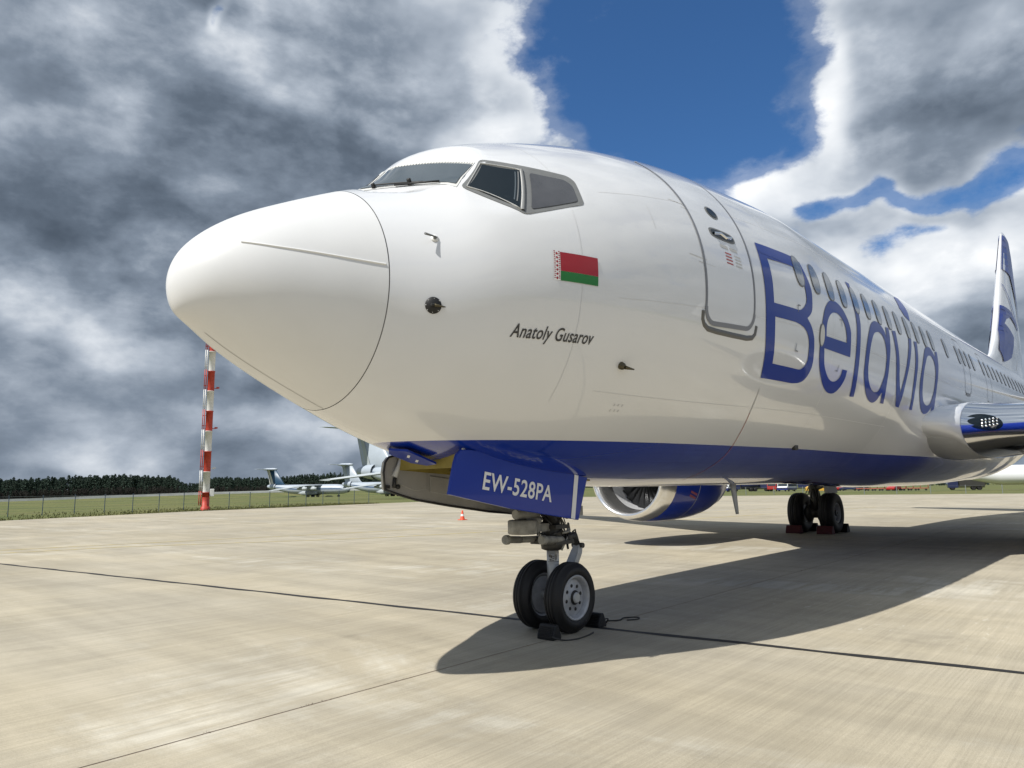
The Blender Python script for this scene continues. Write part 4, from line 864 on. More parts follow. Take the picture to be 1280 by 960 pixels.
b.box(3.58, GX - 0.06, -0.05, 0.05, 1.0, 1.08); o = b.build('taxi_lamp_housing', 'gear_dirty', ng)
b = MB(); b.tube([(3.47, 0.02, 1.18), (3.49, 0.02, 1.18), (3.80, 0.02, 1.175)], [0.046, 0.052, 0.052], 18); b.tube([(3.66, 0.06, 1.16), (3.68, 0.02, 1.05)], 0.06, 12); b.tube([(3.62, 0.02, 1.12), (3.78, -0.04, 1.11)], 0.035, 10); b.build('retract_cylinder', 'gear_dirty', ng)
b = MB(); b.tube([(GX + 0.02, -0.13, 1.25), (GX + 0.02, 0.13, 1.25)], 0.06, 14); b.tube([(GX - 0.02, 0, 1.0), (GX - 0.03, 0, 1.75)], 0.09, 18); b.tube([(GX - 0.1, 0.1, 1.1), (3.4, 0.12, 1.72)], 0.04, 10); b.tube([(GX - 0.1, -0.1, 1.1), (3.4, -0.12, 1.72)], 0.04, 10); b.build('upper_strut', 'gear_dark', ng)
b = MB(); b.tube([(GX + 0.12, -0.09, 1.16), (GX + 0.30, -0.09, 1.20), (GX + 0.38, 0.09, 1.22)], 0.05, 12); b.box(GX + 0.04, GX + 0.4, -0.1, 0.1, 1.14, 1.24); b.build('lock_link', 'gear_dirty', ng)
rnd = random.Random(3)
for k in range(30):       # hoses and harnesses looped round the collar
    a = rnd.uniform(0, 6.28); r = rnd.uniform(0.10, 0.17); z = rnd.uniform(0.86, 1.2)
    pts = [(GX + r * math.cos(a + t * 1.4) * (1 + 0.2 * t), r * math.sin(a + t * 1.4), z + rnd.uniform(-0.07, 0.09)) for t in (0, 0.35, 0.7, 1.0)]
    b = MB(); b.tube(pts, rnd.choice((0.007, 0.010, 0.013)), 6); b.build('hydraulic_hose', rnd.choice(('gear_dark', 'gear_dirty', 'black')), ng)
b = MB(); b.box(GX + 0.10, GX + 0.22, -0.09, 0.09, 0.885, 0.94); b.tube([(GX + 0.16, -0.05, 0.92), (GX + 0.32, -0.03, 0.93), (GX + 0.42, 0.0, 0.83)], [0.035, 0.042, 0.03], 10); b.tube([(GX + 0.16, 0.05, 0.92), (GX + 0.32, 0.03, 0.93), (GX + 0.42, 0.0, 0.83)], [0.035, 0.042, 0.03], 10)
b.tube([(GX + 0.3, -0.03, 0.97), (GX + 0.36, -0.02, 0.99), (GX + 0.38, -0.02, 0.93)], 0.008, 6); b.build('torsion_link', 'gear_dark', ng)
b = MB(); b.loft([[(x - hw_ * 0.9 + d * hw_, y, z) for d, y in ((0, -0.055 * k), (1.6, -0.05 * k), (1.6, 0.05 * k), (0, 0.055 * k))] for x, z, hw_, k in ((GX + 0.44, 0.83, 0.05, 0.7), (GX + 0.40, 0.74, 0.06, 1.0), (GX + 0.20, 0.46, 0.065, 1.2), (GX + 0.09, 0.34, 0.06, 1.3))], 0, True, True, False)
o = b.build('torsion_link', 'strut_grey', ng); bevel(o, 0.012)
b = MB(); b.tube([(GX + 0.43, -0.07, 0.82), (GX + 0.43, 0.07, 0.82)], 0.028, 10); b.build('link_pin', 'gear_dark', ng)
# nose gear doors
def bow(y0, z, zt): t = (zt - z); return y0 + 0.0 * t
DPOLY = [(2.085, 1.402), (2.111, 1.517), (2.150, 1.66), (2.175, 1.725), (2.225, 1.765), (2.342, 1.768), (2.845, 1.711), (3.981, 1.533), (3.906, 1.352), (3.817, 1.123), (2.837, 1.263)]
b = MB(); b.prism(DPOLY, lambda a, c, t: (a, -0.5 + t, c), 0.03); pd = b.build('nose_gear_door', 'blue_paint', PLANE); bevel(pd, 0.006)
b = MB(); b.add([(3.762, -0.5035, 1.562), (3.826, -0.5035, 1.552), (3.752, -0.5035, 1.136), (3.688, -0.5035, 1.145)], [(0, 1, 2, 3)]); b.build('door_stripe', 'print_white', pd)
bx, bz = (3.425 - 2.462) / 0.970, (1.306 - 1.445) / 0.970; ux, uz = (2.497 - 2.462) / 0.155, 1.0
text_mesh('EW-528PA', 0.208, 0.95, 0.0, lambda a, c: Vector((2.455 + a * bx + c * ux, -0.5045, 1.443 + a * bz + c * uz)), 'registration', 'print_white', pd, 1.06, 0.0035)
b = MB(); b.tube([(2.30, -0.46, 1.76), (2.24, -0.40, 1.9)], 0.014, 8); b.tube([(3.6, -0.46, 1.56), (3.55, -0.38, 1.75)], 0.014, 8); b.build('door_hinge', 'light_grey', pd)
SPOLY = [(2.158, 1.446), (2.142, 1.60), (2.160, 1.69), (2.20, 1.735), (2.265, 1.75), (2.425, 1.73), (2.622, 1.68), (2.933, 1.622), (3.98, 1.50), (4.02, 1.155), (3.5, 1.205), (2.934, 1.282), (2.526, 1.346), (2.334, 1.393)]
b = MB(); b.prism(SPOLY, lambda a, c, t: (a, 0.42 + t, c), 0.04); sdoor = b.build('nose_gear_door', 'door_inner', PLANE); bevel(sdoor, 0.008)
def in_panel(pts, name, m, d): 
    b = MB(); b.prism(pts, lambda a, c, t: (a, 0.4195 - t, c), d); o = b.build(name, m, sdoor); bevel(o, d * 0.45); return o
in_panel([(2.30, 1.50), (2.30, 1.62), (2.40, 1.655), (2.62, 1.62), (2.66, 1.58), (2.66, 1.44), (2.50, 1.43)], 'door_stiffener', 'door_inner', 0.012)
in_panel([(2.70, 1.57), (3.95, 1.43), (3.95, 1.24), (2.70, 1.415)], 'door_stiffener', 'door_inner', 0.012)
b = MB(); b.tube([(a, 0.41, c) for a, c in SPOLY + SPOLY[:1]], 0.011, 6); b.build('door_seal', 'gear_dark', sdoor)
b = MB(); b.tube([(2.33, 0.36, 1.80), (2.30, 0.39, 1.66), (2.26, 0.405, 1.56)], [0.02, 0.02, 0.028], 8); b.build('door_hinge', 'light_grey', sdoor)
b = MB(); b.tube([(2.27, 0.41, 1.55), (2.26, 0.405, 1.46)], 0.018, 6); b.lathe([(0, 0.022), (-0.02, 0.02), (-0.021, 0)], (2.31, 0.42, 1.47), (0, 1, 0), 10); b.box(2.16, 2.21, 0.40, 0.42, 1.455, 1.485); b.build('door_latch', 'gear_dark', sdoor)
# small forward door with slots, hanging under the skin
FP = [(1.84, -0.13), (1.98, 0.14), (2.22, 0.155), (2.40, -0.06), (2.21, -0.1)]
b = MB(); qz = lambda x, y: fB(x) + 0.02 + 0.18 * y * y - 0.045 - 0.03 * (x - 1.84)
FQ = [(1.93, -0.17), (1.87, 0.0), (1.95, 0.10), (2.18, 0.08), (2.26, -0.04), (2.25, -0.17)]
b.prism(FQ, lambda a, c, t: (a, c, qz(a, c) - t), 0.018); fd = b.build('forward_door', 'blue_paint', PLANE)
for (sx, sy) in ((1.99, -0.10), (2.10, -0.08)):
    b = MB(); b.prism([(sx, sy), (sx + 0.02, sy - 0.01), (sx + 0.06, sy + 0.05), (sx + 0.04, sy + 0.06)], lambda a, c, t: (a, c, qz(a, c) - 0.0185 - t), 0.003); b.build('door_slot', 'print_white', fd)
# ---- main gear
def make_main(sgn):
    y0 = sgn * 2.86; gx, gz = 19.6, 0.58
    b = MB(); b.tube([(gx, y0, 0.5), (gx - 0.02, y0, 1.2), (gx - 0.1, y0 + sgn * 0.1, 2.5)], [0.11, 0.13, 0.15], 16); b.tube([(gx, y0 - 0.5, gz), (gx, y0 + 0.5, gz)], 0.075, 14); g = b.build('main_gear', 'gear_dark', PLANE)
    for s in (-1, 1): wheel(g, gx, y0 + s * 0.43, gz, 0.565, 0.40, s, 0.27, 8)
    b = MB(); b.tube([(gx + 0.05, y0, 0.75), (gx + 0.45, y0, 0.95), (gx + 0.08, y0, 1.4)], 0.05, 10); b.build('torsion_link', 'gear_dark', g)
    b = MB(); b.tube([(gx, y0, 1.25), (gx - 0.1, y0 - sgn * (1.6 if sgn > 0 else 0.3), 1.9)], 0.08, 10); b.tube([(gx - 0.05, y0, 1.15), (gx - 0.9, y0, 2.1)], 0.06, 10); b.build('side_brace', 'gear_dirty', g)
    b = MB(); b.lathe([(-0.24, 0.0), (-0.24, 0.2), (-0.2, 0.25), (-0.12, 0.25), (-0.1, 0.15), (0.1, 0.15), (0.12, 0.25), (0.2, 0.25), (0.24, 0.2), (0.24, 0.0)], (gx, y0, gz), (0, 1, 0), 20); b.tube([(gx - 0.2, y0 - 0.1, gz + 0.1), (gx - 0.26, y0 - 0.12, gz + 0.4), (gx - 0.14, y0, gz + 0.7)], 0.05, 8); b.build('brake_unit', 'gear_dark', g)
    b = MB()
    for k in range(6): b.tube([(gx - 0.16, y0 + 0.05 * (k - 3), 0.6 + 0.1 * k), (gx - 0.22, y0 + 0.07 * (k - 2.5), 0.85 + 0.05 * k), (gx - 0.13, y0 + 0.03 * k - 0.05, 1.3)], 0.014, 6)
    b.build('brake_hose', 'gear_dirty', g)
    yd = y0 + (0.42 if sgn < 0 else -0.52)
    b = MB(); b.loft([[(gx - 0.45 + 0.1 * t, yd + 0.12 * (1 - t), 1.75 - 0.62 * t), (gx + 0.5 - 0.1 * t, yd + 0.12 * (1 - t), 1.75 - 0.62 * t), (gx + 0.5 - 0.1 * t, yd + 0.15 - 0.04 * t, 1.75 - 0.62 * t), (gx - 0.45 + 0.1 * t, yd + 0.15 - 0.04 * t, 1.75 - 0.62 * t)] for t in (0, 0.5, 1)], 0, True, True, False); o = b.build('gear_door', 'grey_paint', g); bevel(o, 0.01)
    return g
make_main(1); make_main(-1)
# ------------------------------------------------------------------ chocks, rope, cone
def chock(name, m, cx, cy, cz, L, w, h, label, group, ribs=7, rope=None):
    """ribbed wedge chock lying across the wheel; L along y"""
    t = empty(name, (cx, cy, cz)); tag(t, label, 'wheel chock', group)
    prof = [(-w / 2, 0.0), (w / 2, 0.0), (w / 2, h * 0.25), (w * 0.16, h), (-w * 0.16, h), (-w / 2, h * 0.25)]
    b = MB(); b.loft([[(a, y, c) for a, c in prof] for y in (-L / 2, L / 2)], 0, True, True, False); o = b.build('chock_block', m, t); bevel(o, 0.01)
    r = MB()
    for i in range(ribs):
        f = 0.15 + 0.75 * i / ribs
        for sg in (-1, 1):
            x0 = sg * (w / 2 + (w * 0.16 - w / 2) * max(0, (f - 0.25) / 0.75)); r.box(x0 - 0.007, x0 + 0.007, -L / 2 + 0.015, L / 2 - 0.015, h * f, h * f + 0.009)
    r.build('chock_rib', m, t); return t
chock('wheel_chock', 'rubber', 3.66, -0.225, gh(3.6), 0.20, 0.13, 0.14, 'black ribbed rubber chock in front of the near nose wheel', 'rubber chocks at the nose wheels')
chock('wheel_chock', 'rubber', 4.45, -0.20, gh(4.4), 0.20, 0.14, 0.14, 'black rubber chock behind the near nose wheel with rope beside it', 'rubber chocks at the nose wheels')
def rope_(pts, r, label):
    b = MB(); P_ = [Vector(p) for p in pts]; q = []
    for i in range(len(P_) - 1):
        for k in range(6):
            t = k / 6; p0, p1_, p2_, p3 = P_[max(i - 1, 0)], P_[i], P_[i + 1], P_[min(i + 2, len(P_) - 1)]; q.append(0.5 * (2 * p1_ + (p2_ - p0) * t + (2 * p0 - 5 * p1_ + 4 * p2_ - p3) * t * t + (3 * p1_ - p0 - 3 * p2_ + p3) * t ** 3))
    b.tube(q + [P_[-1]], r, 6); return tag(b.build('chock_rope', 'rope'), label, 'rope')
g4 = gh(4.4) + 0.010
rope_([(4.52, -0.24, g4 + 0.05), (4.60, -0.26, g4 + 0.05), (4.66, -0.20, g4), (4.74, -0.16, g4), (4.85, -0.24, g4), (5.0, -0.20, g4), (5.12, -0.30, g4), (5.02, -0.36, g4), (4.9, -0.30, g4)], 0.008, 'dark rope trailing from the chock behind the nose wheels')
g4 = gh(3.6) + 0.009
rope_([(3.58, -0.32, g4 + 0.03), (3.66, -0.40, g4), (3.80, -0.46, g4), (4.0, -0.44, g4), (4.14, -0.40, g4)], 0.008, 'dark rope lying beside the chock in front of the nose wheels')
for (yy, nm_) in ((2.43, 'near'), (3.29, 'far')):
    nm2 = 'right hand' if yy < 3 else 'left hand'
    chock('wheel_chock', 'red_rubber', 19.05, yy, gh(19), 0.42, 0.24, 0.22, 'dark red chock in front of the %s wheel of the shaded main gear' % nm2, 'red chocks at the main gear', 4)
    chock('wheel_chock', 'rubber', 20.15, yy - 0.05, gh(20), 0.42, 0.26, 0.24, 'black chock behind the %s wheel of the shaded main gear' % nm2, 'black chocks behind the main gear', 4)
def cone(x, y):
    t = empty('traffic_cone', (x, y, gh(x))); tag(t, 'small orange traffic cone standing on the sunny concrete beyond the nose gear door', 'traffic cone')
    b = MB(); b.box(-0.15, 0.15, -0.15, 0.15, 0, 0.03); o = b.build('base', 'cone_orange', t); bevel(o, 0.01)
    b = MB(); b.lathe([(0.03, 0.115), (0.06, 0.10), (0.40, 0.03), (0.42, 0.022), (0.42, 0)], (0, 0, 0), (0, 0, 1), 20); c = b.build('cone_body', 'cone_orange', t)
    b = MB(); b.lathe([(0.17, 0.079), (0.26, 0.060)], (0, 0, 0), (0, 0, 1), 20); b.build('white_band', 'print_white', t)
cone(20.88, 18.56)
# ------------------------------------------------------------------ striped mast with ladder
def mast():
    a = 64.2; base = polar(a, 64.5, 0.17); t = empty('striped_mast', base, (0, 0, R_(a - 90))); tag(t, 'tall red and white banded mast with a ladder behind the apron fence', 'mast')
    H = 1.64
    b = MB(); b.lathe([(-0.2, 0.36), (0.15, 0.36), (0.16, 0.30), (0.9, 0.30)], (0, 0, 0), (0, 0, 1), 20); b.build('footing', 'mast_red', t)
    for k in range(12):
        m = 'mast_red' if k % 2 == 0 else 'mast_white'; z0 = 0.15 + H * k - 0.5 * (k > 0); z1 = 0.15 + H * (k + 1) - 0.5; r = 0.285 - 0.003 * k
        b = MB(); b.lathe([(z0, r), (z1 - 0.05, r), (z1 - 0.05, r + 0.035), (z1, r + 0.035), (z1, r)], (0, 0, 0), (0, 0, 1), 20); b.build('mast_section', m, t)
    # ladder on the left as seen from the apron, with safety hoops
    for k in range(12):
        m = 'mast_red' if k % 2 == 0 else 'mast_white'; z0 = 0.25 + H * k - 0.5 * (k > 0); z1 = 0.25 + H * (k + 1) - 0.5
        b = MB()
        for y in (-0.21, 0.21): b.tube([(-0.50, y * 0.4 - 0.05, z0), (-0.50, y * 0.4 - 0.05, z1)], 0.03, 6); b.tube([(-0.37, y * 0.7, z0), (-0.37, y * 0.7, z1)], 0.04, 6)
        for j in range(5): zz = z0 + (z1 - z0) * (j + 0.5) / 5; b.tube([(-0.37, -0.16, zz), (-0.37, 0.16, zz)], 0.018, 5)
        for j in range(2): zz = z0 + (z1 - z0) * (j + 0.4) / 2; b.tube([(-0.37, -0.16, zz), (-0.53, -0.12, zz), (-0.53, 0.1, zz), (-0.37, 0.16, zz)], 0.02, 5); b.tube([(-0.25, 0, zz), (-0.37, 0, zz)], 0.02, 5)
        b.build('ladder_section', m, t)
    for z in (3.15, 6.4, 9.7, 13.0):
        b = MB(); b.tube([(-0.3, 0, z), (0.55, 0, z + 0.02)], 0.03, 6); b.box(0.42, 0.66, -0.08, 0.08, z + 0.02, z + 0.14); b.build('lamp_arm', 'mast_white' if z < 5 else 'mast_red', t)
    b = MB(); b.box(0.28, 0.62, -0.22, 0.0, 0.95, 1.55); o = b.build('control_box', 'mast_white', t); bevel(o, 0.03)
    b = MB(); b.tube([(0, 0, 19.2), (0, 0, 21.6)], 0.05, 8); b.lathe([(0, 0.14), (0.24, 0.14), (0.3, 0.05)], (0, 0, 21.6), (0, 0, 1), 12); b.build('beacon_lamp', 'mast_red', t)
mast()
# ------------------------------------------------------------------ fence along the apron edge
def fence():
    A = Vector((-8.5, 49.9, -0.0)); B = Vector((46.3, 58.6, 0.0)); n = 26; t = empty('wire_fence', (A + B) / 2); tag(t, 'low blue post and wire fence along the grass edge of the apron', 'fence')
    inv = -t.location
    def pt(f, z): p = A.lerp(B, f); return Vector((p.x, p.y, z + lerp_table(f, [0, 0.35, 1], [-0.02, 0.05, 0.15]))) + inv
    pm = MB(); pm.box(-0.021, 0.021, -0.021, 0.021, -0.15, 1.30); pm.box(-0.034, 0.034, -0.034, 0.034, 1.30, 1.33); me = pm.mesh('post', 'fence_blue')
    for i in range(n + 1): o = bpy.data.objects.new('post', me); link(o, t); o.location = pt(i / n, 0)
    for z in (0.12, 0.45, 0.8, 1.12, 1.25): b = MB(); b.tube([pt(i / n, z) for i in range(n + 1)], 0.007 if z != 1.25 else 0.012, 4); b.build('fence_wire', 'fence_wire', t)
fence()
def fence_far():
    t = empty('wire_fence', (108, 30, 0.0)); tag(t, 'thin post and wire fence on the far grass strip below the belly', 'fence'); pm = MB(); pm.box(-0.04, 0.04, -0.04, 0.04, -0.1, 1.2); me = pm.mesh('post', 'fence_wire')
    A, B = Vector((-2, 32, 0.05)), Vector((12, -34, 0.05))
    for i in range(17): o = bpy.data.objects.new('post', me); link(o, t); o.location = A.lerp(B, i / 16)
    for z in (0.5, 1.1): b = MB(); b.tube([A + Vector((0, 0, z)), B + Vector((0, 0, z))], 0.01, 4); b.build('fence_wire', 'fence_wire', t)
fence_far()
# pale barrier wall on the bank beyond the grass
def wall():
    pts = [polar(a, 440, wall_z(a)) for a in (84, 80, 76.4, 72, 68, 65, 62, 59, 56.5, 53.9, 50, 46)]; b = MB(); rows = []
    for i, p in enumerate(pts):
        d = (pts[min(i + 1, len(pts) - 1)] - pts[max(i - 1, 0)]).normalized(); nrm = Vector((-d.y, d.x, 0)) * 0.25; rows.append([p - nrm + Vector((0, 0, -0.8)), p - nrm * 0.6 + Vector((0, 0, 1.25)), p + nrm * 0.6 + Vector((0, 0, 1.25)), p + nrm + Vector((0, 0, -0.8))])
    b.loft(rows, 0, True, True, False); tag(b.build('barrier_wall', 'concrete_wall'), 'long low pale concrete wall on the bank before the forest', 'wall')
wall()
# ------------------------------------------------------------------ swept wing freighters with T tails
def freighter_proto():
    t = empty('cargo_jet')
    fxs = [0, 0.4, 1.2, 2.6, 4.5, 7, 10, 28, 32, 36, 40, 43, 45]; rr = [0.15, 0.75, 1.3, 1.85, 2.2, 2.38, 2.42, 2.42, 2.25, 1.85, 1.3, 0.8, 0.35]; zc = [3.5, 3.5, 3.55, 3.65, 3.75, 3.8, 3.82, 3.82, 4.0, 4.4, 4.95, 5.4, 5.65]
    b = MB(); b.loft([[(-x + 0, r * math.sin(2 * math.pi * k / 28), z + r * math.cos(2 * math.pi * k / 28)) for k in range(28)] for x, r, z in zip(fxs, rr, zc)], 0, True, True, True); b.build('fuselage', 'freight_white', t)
    b = MB(); b.loft([[(-x, s_ * r * 1.004 * math.sin(a), z + r * 1.004 * math.cos(a)) for a in (R_(78), R_(92))] for s_ in (1,) for x, r, z in list(zip(fxs, rr, zc))[3:12]], 0, False, False, True)
    b.loft([[(-x, -r * 1.004 * math.sin(a), z + r * 1.004 * math.cos(a)) for a in (R_(78), R_(92))] for x, r, z in list(zip(fxs, rr, zc))[3:12]], 0, False, False, True); b.build('side_stripe', 'freight_stripe', t)
    b = MB(); b.loft([[(-x, r * 1.01 * math.sin(a), z + r * 1.01 * math.cos(a)) for a in [R_(-75 + 15 * q) for q in range(11)]] for x, r, z in ((1.5, 1.42, 3.57), (2.3, 1.75, 3.63), (2.9, 1.92, 3.67))], 0, False, False, True); b.build('flight_deck_glass', 'vehicle_glass', t)
    b = MB(); b.loft([[(-0.45, 0.62 * math.sin(2 * math.pi * k / 16), 2.95 + 0.5 * math.cos(2 * math.pi * k / 16)) for k in range(16)], [(-1.1, 0.98 * math.sin(2 * math.pi * k / 16), 2.9 + 0.75 * math.cos(2 * math.pi * k / 16)) for k in range(16)]], 0, True, True, True); b.build('nose_glazing', 'vehicle_glass', t)
    for sg in (-1, 1):
        rows = []
        for y, xl, c, z, tc in ((1.0, 14.2, 9.8, 5.75, 0.12), (8.5, 18.3, 6.2, 5.55, 0.11), (25.2, 26.4, 2.8, 3.4, 0.10)): rows.append([Vector((-(xl + u * c), sg * y, z + v * c)) for u, v in foil(tc, 10, 0.0)])
        b = MB(); b.loft(rows, 0, True, True, True); b.build('wing', 'freight_grey', t)
        for y, x in ((6.4, 14.6), (10.6, 17.2)):
            b = MB(); b.lathe([(0, 0.62), (0.15, 0.8), (1.6, 0.86), (3.2, 0.72), (5.4, 0.42), (5.5, 0.3)], (-x, sg * y, 4.1), (-1, 0, 0), 16); b.lathe([(0.2, 0.7), (0.25, 0.0)], (-x, sg * y, 4.1), (-1, 0, 0), 16); b.box(-x - 4.5, -x - 1.2, sg * y - 0.15, sg * y + 0.15, 4.7, 5.5); b.build('engine', 'freight_grey', t)
        rows = []
        for y, xl, c in ((0.0, 42.2, 4.6), (8.6, 46.6, 1.9)): rows.append([Vector((-(xl + u * c), sg * y, 13.9 + 0.02 * y + v * c)) for u, v in foil(0.10, 10, 0.0)])
        b = MB(); b.loft(rows, 0, True, True, True); b.build('tailplane', 'freight_white', t)
        b = MB(); b.lathe([(0, 0.0), (0.8, 0.8), (3.5, 1.15), (8.0, 1.1), (11, 0.0)], (-16.5, sg * 2.2, 2.0), (-1, 0, 0), 14); b.build('gear_pod', 'freight_grey', t)
        for x in (19.0, 21.6):
            b = MB()
            for yy in (-0.45, 0.45): b.lathe([(-0.18, 0.4), (-0.18, 0.6), (-0.1, 0.65), (0.1, 0.65), (0.18, 0.6), (0.18, 0.4)], (-x, sg * 2.4 + yy, 0.65), (0, 1, 0), 16)
            b.build('main_wheels', 'rubber', t)
    b = MB(); b.loft([[Vector((-(xl + u * c), v * c, z)) for u, v in foil(0.10, 10, 0.0)] for z, xl, c in ((5.2, 34.6, 9.8), (7.0, 36.8, 8.2), (14.2, 41.6, 5.4))], 0, True, True, True); fn = b.build('tail_fin', 'freight_white', t)
    b = MB()
    for sg in (-1, 1): b.loft([[(-(xl + u * c), sg * (0.052 * c * math.sqrt(max(0.0, 1 - abs(2 * u - 0.75) ** 2)) * 0.55 + 0.06 * c * (1 - u) + 0.03), z) for u in (0.70, 0.8, 0.9, 0.985)] for z, xl, c in ((6.6, 36.4, 8.5), (9.5, 38.5, 7.1), (13.7, 41.25, 5.55))], 0, False, False, True)
    b.build('rudder', 'freight_grey', fn)
    b = MB(); b.lathe([(0, 0.0), (0.5, 0.42), (2.0, 0.62), (6.0, 0.62), (8.0, 0.3), (8.4, 0.0)], (-40.6, 0, 14.1), (-1, 0, 0), 14); b.build('tail_bullet', 'freight_white', t)
    b = MB(); b.lathe([(0, 1.5), (2.0, 1.4), (3.6, 1.05), (4.8, 0.6), (5.2, 0.0)], (-41.2, 0, 5.3), (-1, 0, 0.05), 16); b.build('tail_cone', 'freight_white', t)
    b = MB()
    for yy in (-0.3, 0.3): b.lathe([(-0.15, 0.35), (-0.15, 0.52), (0, 0.55), (0.15, 0.52), (0.15, 0.35)], (-6.2, yy, 0.55), (0, 1, 0), 14)
    b.tube([(-6.2, 0, 0.5), (-6.2, 0, 1.8)], 0.15, 8); b.build('nose_wheels', 'rubber', t)
    return t
f0 = freighter_proto()
def set_mat(o, name, m):
    for ch in list(o.children):
        if ch.name.split('.')[0] == name: ch.data = ch.data.copy(); ch.data.materials.clear(); ch.data.materials.append(MATS[m])
        set_mat(ch, name, m)
def park(o, px_az, r, z, head, label):
    """the tail stands at azimuth px_az, range r; head = heading of the nose in degrees"""
    o.rotation_euler = (0, 0, R_(head)); tail = polar(px_az, r, z); o.location = tail + Vector((math.cos(R_(head)), math.sin(R_(head)), 0)) * 45.0
    tag(o, label, 'cargo plane', 'cargo planes parked on the far grass side')
f1 = copy_tree(f0); f2 = copy_tree(f0)
park(f0, 59.9, 392, -1.45, -64, 'farthest cargo jet with a dark teal tail fin and pale rudder, parked before the forest')
set_mat(f0, 'tail_fin', 'freight_teal'); set_mat(f0, 'rudder', 'freight_cream')
park(f1, 54.5, 335, -1.15, -71, 'white cargo jet with an all pale tail fin, parked between two others')
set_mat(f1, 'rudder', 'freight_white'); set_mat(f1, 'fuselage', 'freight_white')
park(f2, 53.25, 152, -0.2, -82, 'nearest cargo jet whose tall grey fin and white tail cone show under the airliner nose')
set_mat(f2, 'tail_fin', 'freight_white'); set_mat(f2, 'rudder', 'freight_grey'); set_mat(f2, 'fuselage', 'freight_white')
# ------------------------------------------------------------------ white jet beyond the far apron
def far_jet():
    p = polar(9.0, 178, 0.0); t = empty('parked_jet', p, (0, 0, R_(-84 + 4))); tag(t, 'distant white jet airliner with grey engine parked beyond the far grass strip', 'airliner')
    b = MB(); xs_ = [-7, -4, 0, 2, 20, 24, 27, 28.5, 29.2]; rs_ = [0.5, 1.2, 1.75, 1.95, 1.95, 1.9, 1.5, 0.9, 0.2]; zs_ = [3.9, 3.55, 3.2, 3.05, 3.05, 3.05, 2.9, 2.75, 2.65]
    b.loft([[(x, r * math.sin(2 * math.pi * k / 24), z + r * math.cos(2 * math.pi * k / 24)) for k in range(24)] for x, r, z in zip(xs_, rs_, zs_)], 0, True, True, True); b.build('fuselage', 'vehicle_white', t)
    for sg in (-1, 1):
        b = MB(); b.loft([[Vector((xl - u * c, sg * y, z + v * c)) for u, v in foil(0.11, 10, 0.0)] for y, xl, c, z in ((1.0, 15.5, 6.5, 2.1), (16, 7.0, 1.5, 3.3))], 0, True, True, True); b.build('wing', 'freight_grey', t)
        b = MB(); b.lathe([(0, 0.85), (0.2, 1.0), (2.2, 1.05), (3.8, 0.8), (4.2, 0.5)], (17.0, sg * 5.0, 1.55), (-1, 0, 0), 18); b.lathe([(0.3, 0.85), (0.5, 0.0)], (17.0, sg * 5.0, 1.55), (-1, 0, 0), 18); b.build('engine', 'freight_grey', t)
        b = MB()
        for yy in (-0.4, 0.4): b.lathe([(-0.18, 0.3), (-0.18, 0.52), (0, 0.56), (0.18, 0.52), (0.18, 0.3)], (9.5, sg * 2.8 + yy, 0.56), (0, 1, 0), 14)
        b.tube([(9.5, sg * 2.8, 0.6), (9.5, sg * 2.6, 2.0)], 0.12, 8); b.build('main_gear', 'rubber', t)
        b = MB(); b.loft([[Vector((xl - u * c, sg * y, 4.2 + v * c)) for u, v in foil(0.1, 8, 0.0)] for y, xl, c in ((0.4, -3.5, 2.8), (6.5, -6.5, 1.2))], 0, True, True, True); b.build('tailplane', 'freight_white', t)
    b = MB(); b.loft([[Vector((xl - u * c, v * c, z)) for u, v in foil(0.1, 8, 0.0)] for z, xl, c in ((4.2, 0.5, 6.0), (10.5, -5.2, 2.4))], 0, True, True, True); b.build('tail_fin', 'vehicle_blue', t)
    b = MB(); b.tube([(24.5, 0, 0.5), (24.5, 0, 2.0)], 0.1, 8); b.lathe([(-0.3, 0.2), (-0.3, 0.36), (0.3, 0.36), (0.3, 0.2)], (24.5, 0, 0.38), (0, 1, 0), 12); b.build('nose_gear', 'rubber', t)
far_jet()
